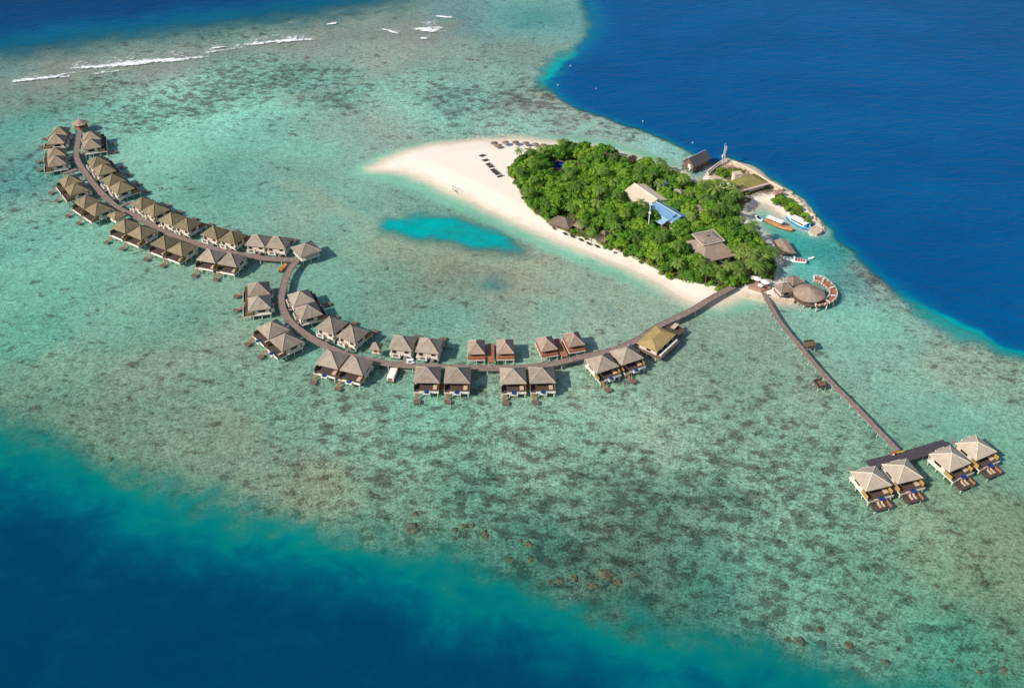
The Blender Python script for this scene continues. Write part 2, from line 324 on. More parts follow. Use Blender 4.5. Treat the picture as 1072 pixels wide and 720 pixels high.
TINT = np.array((0.56, 0.935, 0.90))                   # one pass through about a metre of lagoon water
SUNGAIN = 0.92; TGAIN = np.array((1.06, 0.98, 1.01))
ctrl = [  # photo x, y, seen colour, how much coral stands there
 (0, 82, 88, 132, 128, .4), (60, 78, 112, 140, 130, .4), (0, 100, 96, 140, 128, .5), (100, 92, 98, 145, 130, .8), (170, 72, 108, 140, 130, .5), (200, 105, 92, 152, 138, 1), (140, 120, 88, 150, 135, 1), (230, 90, 92, 150, 135, 1),
 (250, 132, 108, 195, 175, .55), (290, 118, 108, 192, 172, .6), (330, 50, 105, 138, 128, .4), (300, 78, 92, 148, 134, 1), (350, 95, 95, 160, 145, .9), (400, 55, 112, 145, 130, .5), (440, 35, 108, 138, 128, .35), (480, 20, 88, 142, 140, .3),
 (540, 20, 92, 160, 154, .3), (580, 20, 90, 155, 150, .3), (540, 60, 100, 145, 132, .5), (500, 75, 110, 150, 132, .6), (470, 100, 104, 152, 135, .9), (420, 120, 114, 182, 158, .5), (550, 105, 108, 142, 122, 1), (600, 128, 128, 160, 138, .8), (650, 140, 135, 172, 150, .7), (690, 160, 140, 190, 168, .5), (560, 130, 122, 172, 150, .6),
 (350, 150, 108, 188, 165, .3), (360, 190, 104, 178, 156, .3), (300, 190, 98, 168, 148, .4), (240, 170, 96, 172, 152, .4), (180, 155, 104, 185, 164, .3), (100, 115, 86, 150, 136, .6), (20, 140, 78, 150, 138, .5), (20, 185, 66, 138, 128, .7), (15, 250, 84, 164, 148, .5),
 (60, 300, 88, 170, 150, .4), (40, 350, 84, 164, 145, .5), (140, 330, 92, 174, 152, .4), (200, 320, 84, 164, 144, .5), (240, 380, 100, 165, 142, .6), (60, 390, 104, 166, 144, .6), (150, 400, 108, 162, 140, .6), (400, 290, 98, 165, 145, .5), (320, 220, 116, 166, 142, .4), (420, 255, 122, 165, 140, .3), (470, 272, 126, 162, 136, .3), (540, 285, 124, 162, 136, .35), (380, 230, 104, 172, 152, .4),
 (450, 215, 98, 168, 148, .4), (470, 300, 108, 160, 138, .5), (560, 300, 112, 165, 142, .4), (620, 290, 108, 168, 148, .4), (650, 315, 112, 166, 144, .5), (700, 345, 118, 168, 146, .5), (580, 325, 94, 170, 150, .4), (470, 330, 92, 170, 150, .5), (680, 322, 122, 176, 150, .3), (760, 335, 128, 180, 152, .3), (790, 360, 120, 172, 146, .5), (750, 400, 112, 165, 140, .6), (840, 400, 116, 165, 140, .6),
 (900, 330, 108, 196, 172, .3), (870, 345, 112, 188, 162, .3), (940, 380, 114, 176, 152, .5), (925, 295, 104, 160, 145, .8), (915, 290, 112, 140, 128, 1), (1000, 390, 134, 168, 144, .6), (1050, 390, 128, 160, 138, .7), (1050, 470, 110, 165, 142, .4), (1000, 440, 108, 172, 150, .3), (1060, 560, 112, 152, 126, .5), (980, 540, 104, 150, 126, .6),
 (700, 450, 104, 158, 135, .7), (640, 430, 98, 160, 138, .6), (780, 470, 96, 148, 126, .9), (850, 520, 88, 138, 118, .9), (760, 530, 82, 132, 112, .9), (680, 540, 76, 122, 104, .9), (620, 520, 86, 142, 122, .9), (660, 590, 72, 116, 98, .8), (900, 600, 80, 128, 106, .8), (1000, 610, 94, 138, 112, .6), (820, 610, 78, 128, 108, .8), (1000, 670, 70, 135, 112, .7),
 (560, 480, 98, 160, 140, .9), (540, 440, 100, 165, 146, .8), (500, 520, 78, 136, 120, .9), (440, 470, 92, 156, 138, .9), (420, 520, 88, 142, 122, .8), (360, 450, 98, 165, 145, .8), (300, 430, 96, 164, 140, .7), (330, 500, 104, 148, 122, .7), (240, 460, 112, 158, 132, .5), (180, 470, 108, 158, 132, .6), (100, 430, 106, 156, 132, .6), (30, 410, 98, 156, 134, .6), (560, 570, 66, 122, 108, .8), (740, 620, 64, 118, 104, .7),
 (850, 282, 88, 196, 178, .2), (870, 262, 55, 135, 132, .5), (858, 258, 60, 160, 150, .3), (815, 240, 75, 180, 165, .2), (805, 226, 125, 185, 160, .1), (880, 318, 100, 195, 172, .3), (895, 290, 80, 160, 145, .6), (835, 255, 70, 180, 165, .2), (330, 340, 88, 166, 148, .4), (440, 430, 92, 165, 146, .6), (600, 450, 94, 160, 140, .7), (225, 290, 92, 168, 148, .3), (350, 300, 92, 170, 152, .3)]
cpos = np.array([at(c[0], c[1])[:2] for c in ctrl]); ccol = np.array([srgb(c[2] + 25 * min(1, max(0, (c[2] - 60) / 40)), c[3] + 1, c[4] + 3) for c in ctrl]); ccor = np.array([c[5] for c in ctrl])
num = np.zeros((FX.size, 4)); den = np.zeros(FX.size)
for p, c, k in zip(cpos, ccol, ccor):
    dd = (FX - p[0] + jx) ** 2 + ((FY - p[1] + jy) * 0.8) ** 2
    ww = 1.0 / (dd + 60.0) ** 1.7
    num[:, :3] += ww[:, None] * c; num[:, 3] += ww * k; den += ww
num /= den[:, None]
tone = num[:, :3] / TGAIN / (TINT ** 2); coral = num[:, 3]
TRIM = [(20, 100, 1.007, 1.033, 1.003), (200, 110, 1.8, 1.8, 1.8), (260, 135, 0.805, 0.768, 0.798), (360, 70, 1.181, 1.217, 1.244), (500, 100, 0.975, 1.269, 1.415), (640, 140, 1.729, 1.004, 1.173), (360, 160, 1.301, 0.761, 0.82), (20, 190, 1.8, 1.133, 1.14), (60, 310, 1.32, 1.106, 1.075), (200, 320, 1.546, 0.92, 0.893), (40, 410, 0.703, 0.796, 0.767), (180, 460, 0.65, 0.758, 0.764), (300, 430, 1.258, 1.003, 1.016), (400, 295, 1.094, 0.946, 0.894), (580, 330, 1.739, 1.068, 1.075), (500, 287, 0.65, 0.65, 0.688), (760, 390, 0.713, 0.742, 0.797), (920, 340, 1.081, 0.839, 0.902), (1020, 410, 0.741, 1.107, 1.119), (620, 450, 1.578, 1.368, 1.348), (520, 490, 1.31, 1.214, 1.075), (660, 570, 0.837, 0.65, 0.65), (900, 590, 1.8, 1.8, 1.8), (1040, 570, 0.65, 0.695, 0.65), (320, 200, 0.758, 1.002, 1.07), (760, 530, 1.8, 1.8, 1.8)]
tn = np.zeros((FX.size, 3)); td = np.full(FX.size, 1e-6)
for tx_, ty_, kr, kg, kb in TRIM:                     # local corrections of the reef's own colour
    c = at(tx_, ty_); w_ = np.exp(-((FX - c[0]) ** 2 + ((FY - c[1]) * .85) ** 2) / 42.0 ** 2); tn += w_[:, None] * np.log((kr, kg, kb)); td += w_
tone = tone * np.exp(tn / np.maximum(td, .6)[:, None])
fr = sstep(-6.0, 2.5, s_pale)
sandy = np.array((0.69, 0.57, 0.44)); tone = tone * (1 - fr[:, None]) + sandy * (.92 + .3 * np.exp(np.minimum(s_isl, 0) / 4.0))[:, None] * fr[:, None]; coral = coral * (1 - 0.9 * fr)
def band(pts, w_, col_, k_):
    global tone, coral
    pl = [at(x, y)[:2] for x, y in pts]; dm = np.full(FX.size, 1e9); qx, qy = FX + jx * .9, FY + jy * .9
    for a_, b_ in zip(pl[:-1], pl[1:]):
        ex, ey = b_[0] - a_[0], b_[1] - a_[1]; t_ = np.clip(((qx - a_[0]) * ex + (qy - a_[1]) * ey) / (ex * ex + ey * ey), 0, 1)
        dm = np.minimum(dm, (qx - a_[0] - t_ * ex) ** 2 + (qy - a_[1] - t_ * ey) ** 2)
    f_ = k_ * np.exp(-dm / w_ ** 2); c_ = np.array(srgb(*col_)) / TGAIN / TINT ** 2
    tone = tone * (1 - f_[:, None]) + c_ * f_[:, None]; coral = coral * (1 - .5 * f_)
band([(300, 190), (345, 212), (395, 243), (440, 258), (500, 270), (548, 276), (620, 295), (680, 318)], 5.5, (150, 168, 146), .5)
band([(397, 246), (430, 252), (470, 257.5), (520, 266), (560, 267)], 2.0, (112, 138, 122), .6)
band([(-60, 98), (0, 90), (100, 72), (200, 57), (330, 42), (400, 34), (470, 26)], 11, (130, 140, 130), .85)
band([(300, 105), (380, 82), (430, 66), (480, 42)], 6, (132, 150, 136), .6)
band([(600, 138), (612, 130), (622, 126)], 3.0, (150, 195, 172), .8)
band([(60, 140), (160, 152), (260, 150), (340, 158)], 14, (130, 190, 172), .5)
tone = np.clip(tone, 0.02, 0.85)
s_can = sdf(FX + jx * .6, FY + jy * .6, atl(P_CANOPY, 3.0))
soil = sstep(-2.0, 1.5, s_can)
for bx, by, br in ((757, 178, 9), (762, 184, 13), (800, 196, 9), (825, 214, 9), (835, 222, 7), (845, 232, 5), (740, 188, 7), (782, 196, 12)):
    c = at(bx, by, 1.3); soil = np.maximum(soil, 0.8 * np.exp(-((FX - c[0]) ** 2 + (FY - c[1]) ** 2) / br ** 2) * (s_isl > 2.5))

def grid_mesh(name, zz, mat, attrs, keep=None):
    ny, nx = XX.shape
    idx = np.arange(nx * ny).reshape(ny, nx)
    q = np.stack([idx[:-1, :-1], idx[:-1, 1:], idx[1:, 1:], idx[1:, :-1]], -1).reshape(-1, 4)
    if keep is not None: q = q[keep[q].any(1)] if keep.dtype == bool else q
    used = np.unique(q); remap = np.full(nx * ny, -1); remap[used] = np.arange(used.size); q = remap[q]
    me = bpy.data.meshes.new(name)
    me.vertices.add(used.size); me.vertices.foreach_set('co', np.stack([FX[used], FY[used], zz[used]], -1).astype(np.float32).ravel())
    me.loops.add(q.size); me.loops.foreach_set('vertex_index', q.ravel().astype(np.int32))
    me.polygons.add(len(q)); me.polygons.foreach_set('loop_start', np.arange(0, q.size, 4, dtype=np.int32))
    me.polygons.foreach_set('use_smooth', np.ones(len(q), bool))
    me.update(calc_edges=True)
    for k, a in attrs.items():
        if a.ndim == 2:
            t = me.attributes.new(k, 'FLOAT_COLOR', 'POINT'); t.data.foreach_set('color', np.concatenate([a[used], np.ones((used.size, 1))], 1).astype(np.float32).ravel())
        else:
            t = me.attributes.new(k, 'FLOAT', 'POINT'); t.data.foreach_set('value', a[used].astype(np.float32))
    me.materials.append(mat)
    o = bpy.data.objects.new(name, me); COL.objects.link(o); o['kind'] = 'structure'
    return o

def mathn(N, L, op, a, b=None, c=None, clamp=False):
    n = N.new('ShaderNodeMath'); n.operation = op; n.use_clamp = clamp
    for i, x in enumerate((a, b, c)):
        if x is None: continue
        if isinstance(x, (int, float)): n.inputs[i].default_value = x
        else: L.new(x, n.inputs[i])
    return n.outputs[0]
def mapr(N, L, x, a, b, c=0.0, d_=1.0, smooth=True):
    n = N.new('ShaderNodeMapRange'); n.interpolation_type = 'SMOOTHSTEP' if smooth else 'LINEAR'
    L.new(x, n.inputs[0])
    for i, v in zip((1, 2, 3, 4), (a, b, c, d_)):
        if isinstance(v, (int, float)): n.inputs[i].default_value = v
        else: L.new(v, n.inputs[i])
    return n.outputs[0]
def mixc(N, L, f, a, b, blend='MIX'):
    n = N.new('ShaderNodeMix'); n.data_type = 'RGBA'; n.blend_type = blend
    for k, x in (('Factor', f), ('A', a), ('B', b)):
        if isinstance(x, (int, float)): n.inputs[k].default_value = x
        elif isinstance(x, tuple): n.inputs[k].default_value = (*x, 1)
        else: L.new(x, n.inputs[k])
    return n.outputs['Result']
def noisen(N, L, vec, scale, detail=3, rough=0.55, dist=0.0, stretch=None, rot=0.0):
    if stretch:
        mp = N.new('ShaderNodeMapping'); mp.inputs['Scale'].default_value = stretch; mp.inputs['Rotation'].default_value = (0, 0, rot)
        L.new(vec, mp.inputs[0]); vec = mp.outputs[0]
    n = N.new('ShaderNodeTexNoise'); n.inputs['Scale'].default_value = scale; n.inputs['Detail'].default_value = detail
    n.inputs['Roughness'].default_value = rough; n.inputs['Distortion'].default_value = dist
    L.new(vec, n.inputs['Vector']); return n.outputs['Fac']

# seabed: pale sand with dark coral growth
m, N, L = new_mat('reef_flat'); b = N['Principled BSDF']; b.inputs['Roughness'].default_value = 1; b.inputs['Specular IOR Level'].default_value = 0
geo = N.new('ShaderNodeNewGeometry'); P = geo.outputs['Position']
ta = N.new('ShaderNodeAttribute'); ta.attribute_name = 'tone'; ca = N.new('ShaderNodeAttribute'); ca.attribute_name = 'coral'
C_ = ca.outputs['Fac']
big = noisen(N, L, P, 0.022, 4, 0.6, 0.2); mid = noisen(N, L, P, 0.10, 6, 0.66, 0.15); mid2 = noisen(N, L, P, 0.20, 6, 0.70, 0.05, (0.85, 1.2, 1), 0.3)
g1 = noisen(N, L, P, 0.72, 3, 0.62); g2 = noisen(N, L, P, 0.42, 4, 0.66); g3 = noisen(N, L, P, 1.45, 2, 0.5)
amp = mathn(N, L, 'ADD', mapr(N, L, C_, 0.03, 0.28, 0.10, 0.52, False), mapr(N, L, C_, 0.35, 0.85, 0.0, 0.48, False))
def cen(x, k): return mathn(N, L, 'MULTIPLY', mathn(N, L, 'SUBTRACT', x, 0.5), k)
gsum = mathn(N, L, 'ADD', mathn(N, L, 'ADD', cen(g1, 2.5), cen(g2, 1.3)), cen(g3, 1.9))
mult = mathn(N, L, 'MAXIMUM', mathn(N, L, 'ADD', mathn(N, L, 'MULTIPLY', gsum, amp), 1.0), 0.3)
mult = mathn(N, L, 'MULTIPLY', mult, mapr(N, L, big, 0.3, 0.7, 0.90, 1.10, False))
vm = N.new('ShaderNodeVectorMath'); vm.operation = 'SCALE'; L.new(ta.outputs['Color'], vm.inputs[0]); L.new(mult, vm.inputs['Scale'])
col = vm.outputs[0]
warm = mathn(N, L, 'MULTIPLY', amp, mapr(N, L, mathn(N, L, 'ADD', mathn(N, L, 'MULTIPLY', mid, 0.6), mathn(N, L, 'MULTIPLY', big, 0.4)), 0.42, 0.62))
col = mixc(N, L, mathn(N, L, 'MULTIPLY', warm, 0.55), col, mixc(N, L, 1.0, col, (1.13, 0.97, 0.92), 'MULTIPLY'))
# coral growth: ragged brown-grey patches a few metres wide, and single heads
field = mathn(N, L, 'ADD', mathn(N, L, 'ADD', mathn(N, L, 'MULTIPLY', mid, 0.24), mathn(N, L, 'MULTIPLY', mid2, 0.54)), mathn(N, L, 'MULTIPLY', g1, 0.22))
pf = mapr(N, L, mathn(N, L, 'SUBTRACT', field, mathn(N, L, 'MULTIPLY_ADD', C_, -0.130, 0.622)), -0.012, 0.024)
spot = mapr(N, L, mathn(N, L, 'SUBTRACT', g2, mathn(N, L, 'MULTIPLY_ADD', C_, -0.09, 0.70)), -0.03, 0.05)
vd = N.new('ShaderNodeVectorMath'); vd.operation = 'SCALE'; L.new(col, vd.inputs[0]); vd.inputs['Scale'].default_value = 1.0
dk = mixc(N, L, 1.0, col, (0.47, 0.39, 0.40), 'MULTIPLY')
dk2 = mixc(N, L, 1.0, col, (0.38, 0.38, 0.40), 'MULTIPLY')
col = mixc(N, L, mathn(N, L, 'MULTIPLY', pf, 0.95), col, dk)
col = mixc(N, L, mathn(N, L, 'MULTIPLY', spot, 0.75), col, dk2)
lightp = mapr(N, L, mathn(N, L, 'SUBTRACT', 0.435, field), -0.02, 0.035)
col = mixc(N, L, mathn(N, L, 'MULTIPLY', lightp, mathn(N, L, 'MULTIPLY', C_, 0.6)), col, mixc(N, L, 1.0, col, (1.45, 1.35, 1.38), 'MULTIPLY'))
vor = N.new('ShaderNodeTexVoronoi'); vor.inputs['Scale'].default_value = 0.30; mpv = N.new('ShaderNodeMapping'); mpv.inputs['Scale'].default_value = (0.8, 1.0, 1); L.new(P, mpv.inputs[0]); L.new(mpv.outputs[0], vor.inputs['Vector'])
vsep = N.new('ShaderNodeSeparateColor'); L.new(vor.outputs['Color'], vsep.inputs[0])
vr = mathn(N, L, 'MULTIPLY_ADD', vsep.outputs[0], 0.30, 0.02)
dot = mapr(N, L, mathn(N, L, 'SUBTRACT', mathn(N, L, 'ADD', vor.outputs['Distance'], cen(g1, 0.6)), vr), -0.03, 0.10, 1.0, 0.0)
da = N.new('ShaderNodeAttribute'); da.attribute_name = 'heads'
dot = mathn(N, L, 'MULTIPLY', dot, mathn(N, L, 'MULTIPLY', da.outputs['Fac'], mapr(N, L, mid, 0.40, 0.52)))
col = mixc(N, L, mathn(N, L, 'MULTIPLY', dot, 0.85), col, mixc(N, L, 1.0, col, (0.42, 0.40, 0.44), 'MULTIPLY'))
L.new(col, b.inputs['Base Color'])
M['reef'] = m
# beach sand
m, N, L = new_mat('coral_sand'); b = N['Principled BSDF']; b.inputs['Roughness'].default_value = 1; b.inputs['Specular IOR Level'].default_value = 0.05
geo = N.new('ShaderNodeNewGeometry'); P = geo.outputs['Position']; sx_ = N.new('ShaderNodeSeparateXYZ'); L.new(P, sx_.inputs[0])
sa = N.new('ShaderNodeAttribute'); sa.attribute_name = 'soil'
n1 = noisen(N, L, P, 0.10, 5, 0.6, 0.5); n2 = noisen(N, L, P, 0.9, 4, 0.6)
hh = mathn(N, L, 'ADD', sx_.outputs['Z'], mathn(N, L, 'MULTIPLY_ADD', n1, 0.5, -0.25))
sand = mixc(N, L, mapr(N, L, hh, 0.0, 0.55), (0.70, 0.60, 0.47), (0.80, 0.73, 0.62))
sand = mixc(N, L, mapr(N, L, n1, 0.3, 0.7, 0.0, 0.5), sand, (0.84, 0.76, 0.66))
sand = mixc(N, L, mapr(N, L, n2, 0.45, 0.75, 0.0, 0.25), sand, (0.64, 0.54, 0.43))
tl = mathn(N, L, 'FRACT', mathn(N, L, 'ADD', mathn(N, L, 'MULTIPLY', sx_.outputs['Z'], 4.2), mathn(N, L, 'MULTIPLY', n1, 3.5)))
tl = mathn(N, L, 'MULTIPLY', mapr(N, L, tl, 0.0, 0.16, 1.0, 0.0), mapr(N, L, sx_.outputs['Z'], 0.1, 1.15, 0.5, 0.0))
sand = mixc(N, L, mathn(N, L, 'MULTIPLY', tl, mapr(N, L, n2, 0.4, 0.6)), sand, (0.56, 0.45, 0.34))
n3 = noisen(N, L, P, 2.4, 3, 0.6)
sand = mixc(N, L, mapr(N, L, n3, 0.55, 0.72, 0.0, 0.22), sand, (0.60, 0.50, 0.40))
dirt = mixc(N, L, mapr(N, L, n2, 0.35, 0.65), (0.075, 0.085, 0.03), (0.16, 0.13, 0.075))
L.new(mixc(N, L, mapr(N, L, mathn(N, L, 'ADD', sa.outputs['Fac'], mathn(N, L, 'MULTIPLY_ADD', n2, 0.6, -0.3)), 0.3, 0.7), sand, dirt), b.inputs['Base Color'])
M['sand'] = m
# the sea: clear tinted water over the flats, its own blue where it is deep
m, N, L = new_mat('sea_water')
for n in list(N):
    if n.type == 'BSDF_PRINCIPLED': N.remove(n)
out = N['Material Output']
geo = N.new('ShaderNodeNewGeometry'); P = geo.outputs['Position']
A = {}
for k in ('deep', 'zone', 'pool', 'shoal'):
    a = N.new('ShaderNodeAttribute'); a.attribute_name = k; A[k] = a.outputs['Fac']
cloud = noisen(N, L, P, 0.045, 5, 0.6, 0.6, (1, 1.3, 1), 0.5); cl2 = noisen(N, L, P, 0.16, 4, 0.6, 0.3)
amp = mapr(N, L, A['zone'], 0.0, 0.5, 0.55, 0.16, False)
dn = mathn(N, L, 'MULTIPLY', mathn(N, L, 'ADD', mathn(N, L, 'SUBTRACT', cloud, 0.5), mathn(N, L, 'MULTIPLY', mathn(N, L, 'SUBTRACT', cl2, 0.5), 0.6)), amp)
dn = mathn(N, L, 'MULTIPLY', dn, mapr(N, L, A['deep'], 0.0, 0.25))
dv = mathn(N, L, 'ADD', A['deep'], dn, clamp=True)
def ramp(stops):
    r = N.new('ShaderNodeValToRGB'); e = r.color_ramp.elements
    while len(e) < len(stops): e.new(0.5)
    for k, (p, c) in zip(e, stops): k.position = p; k.color = (*c, 1)
    L.new(dv, r.inputs[0]); return r.outputs[0]
g = 1 / SUNGAIN
def S(*c): return tuple(x * k for x, k in zip(srgb(*c), (1.0, .83, .80)))
c_bl = ramp([(0.0, S(30, 165, 148)), (0.34, S(0, 146, 138)), (0.58, S(0, 108, 124)), (0.8, S(0, 82, 113)), (1.0, S(0, 70, 106))])
c_tl = ramp([(0.0, S(60, 140, 140)), (0.3, S(10, 118, 138)), (0.6, S(0, 104, 140)), (0.8, S(0, 84, 134)), (1.0, S(0, 70, 122))])
c_tr = ramp([(0.0, S(0, 160, 172)), (0.3, S(0, 122, 160)), (0.7, S(4, 98, 156)), (1.0, S(2, 92, 152))])
wc = mixc(N, L, mapr(N, L, A['zone'], 0.0, 0.5, smooth=False), c_bl, c_tl); wc = mixc(N, L, mapr(N, L, A['zone'], 0.5, 1.0, smooth=False), wc, c_tr)
swell = noisen(N, L, P, 0.02, 3, 0.5, 0.3)
sw2 = noisen(N, L, P, 0.006, 4, 0.55, 0.3, (0.7, 1.4, 1), 0.5)
wc = mixc(N, L, mapr(N, L, mathn(N, L, 'ADD', mathn(N, L, 'MULTIPLY', swell, 0.4), mathn(N, L, 'MULTIPLY', sw2, 0.6)), 0.36, 0.66, 0.0, 1.0, False), wc, mixc(N, L, 1.0, wc, (0.6, 0.72, 0.80), 'MULTIPLY'))
wc = mixc(N, L, mapr(N, L, A['pool'], 0.15, 0.7), wc, S(0, 172, 174))
op = mapr(N, L, dv, 0.0, mapr(N, L, A['zone'], 0.0, 0.5, 0.52, 0.72, False), 0.0, 1.0)
op = mathn(N, L, 'MAXIMUM', op, mapr(N, L, mathn(N, L, 'MULTIPLY', mapr(N, L, A['zone'], 0.5, 1.0, 0.0, 1.0, False), dv), 0.0, 0.42))
op = mathn(N, L, 'MAXIMUM', op, mathn(N, L, 'MULTIPLY', A['pool'], 0.98, clamp=True))
# ripples
rp1 = noisen(N, L, P, 0.30, 4, 0.62, 0.4, (0.55, 1.35, 1), 0.35); rp2 = noisen(N, L, P, 0.11, 3, 0.55, 0.5, (0.6, 1.2, 1), 0.2)
hgt = mathn(N, L, 'ADD', mathn(N, L, 'MULTIPLY', rp1, 0.55), mathn(N, L, 'MULTIPLY', rp2, 1.0))
bp = N.new('ShaderNodeBump'); bp.inputs['Distance'].default_value = 1.3; L.new(hgt, bp.inputs['Height'])
L.new(mapr(N, L, A['zone'], 0.0, 1.0, 0.16, 0.95, False), bp.inputs['Strength'])
df = N.new('ShaderNodeBsdfDiffuse'); L.new(wc, df.inputs[0]); L.new(bp.outputs[0], df.inputs['Normal'])
tr = N.new('ShaderNodeBsdfTransparent'); L.new(mixc(N, L, mapr(N, L, A['shoal'], 0.0, .42), (0.98, 0.99, 0.985), tuple(TINT)), tr.inputs[0])
m1 = N.new('ShaderNodeMixShader'); L.new(op, m1.inputs[0]); L.new(tr.outputs[0], m1.inputs[1]); L.new(df.outputs[0], m1.inputs[2])
gl = N.new('ShaderNodeBsdfGlossy'); gl.inputs['Roughness'].default_value = 0.12; L.new(bp.outputs[0], gl.inputs['Normal'])
fz = N.new('ShaderNodeFresnel'); fz.inputs['IOR'].default_value = 1.33; L.new(bp.outputs[0], fz.inputs['Normal'])
m2 = N.new('ShaderNodeMixShader'); L.new(mathn(N, L, 'MULTIPLY', fz.outputs[0], 0.20), m2.inputs[0]); L.new(m1.outputs[0], m2.inputs[1]); L.new(gl.outputs[0], m2.inputs[2])
L.new(m2.outputs[0], out.inputs[0])
M['sea'] = m

land = z > -0.02
heads = np.zeros(FX.size)
for hx_, hy_, hr_, ha_ in ((140, 105, 42, 1), (220, 95, 42, 1), (290, 80, 38, 1), (90, 95, 30, .7), (180, 120, 36, 1), (345, 95, 34, .8), (320, 100, 26, .6), (480, 95, 36, .7), (550, 105, 26, .8), (420, 95, 34, .6), (15, 190, 22, .7), (250, 390, 30, .5), (460, 445, 34, .8), (640, 470, 40, .8), (780, 480, 44, .8), (560, 480, 36, .8), (860, 540, 36, .8), (700, 530, 36, .6)):
    c = at(hx_, hy_); heads = np.maximum(heads, ha_ * np.exp(-((FX - c[0] + 2 * jx) ** 2 + (FY - c[1] + 2 * jy) ** 2) / hr_ ** 2))
grid_mesh('seabed', z, M['reef'], {'tone': tone, 'coral': coral, 'heads': heads}, z < 0.35)
grid_mesh('sand_beach', z + 0.004, M['sand'], {'soil': soil}, (z > 0.02))
grid_mesh('sea', np.zeros_like(z), M['sea'], {'deep': deep, 'zone': zone, 'pool': pool, 'shoal': np.clip(-z, 0, 3)}, z < 0.25)
def ground_z(x, y):
    i = np.clip(np.searchsorted(GX, x), 0, GX.size - 1); j = np.clip(np.searchsorted(GY, y), 0, GY.size - 1)
    return float(z[j * GX.size + i])

# ------------------------------------------------------------------ stilt villas
Z_DECK, Z_EAVE, ZA0 = 2.5, 4.9, 8.6
def ridge_caps(root, cx, cy, hx, hy, ze, za, mat, rx=0.0, ry=0.0, t=0.28):
    mb = MB()
    for a, b_ in ((-1, -1), (1, -1), (1, 1), (-1, 1)):
        mb.tube((cx + a * hx * .985, cy + b_ * hy * .985, ze + t + .03), (cx + a * rx, cy + b_ * ry, za + .05), 0.13, 0.13, 5)
    mb.build('hip_cap', mat, root)
STYLE = {'olive': ('roof_olive', 'brown_screen'), 'taupe': ('roof_taupe', 'brown_screen'), 'brownish': ('roof_brownish', 'brown_screen'), 'pale': ('roof_pale', 'ochre')}
CAPS = {'olive': simple('olive_ridge_cap', (0.30, 0.235, 0.14)), 'taupe': simple('taupe_ridge_cap', (0.44, 0.37, 0.31)), 'brownish': simple('brown_ridge_cap', (0.37, 0.30, 0.22)), 'pale': simple('pale_ridge_cap', (0.74, 0.66, 0.54))}
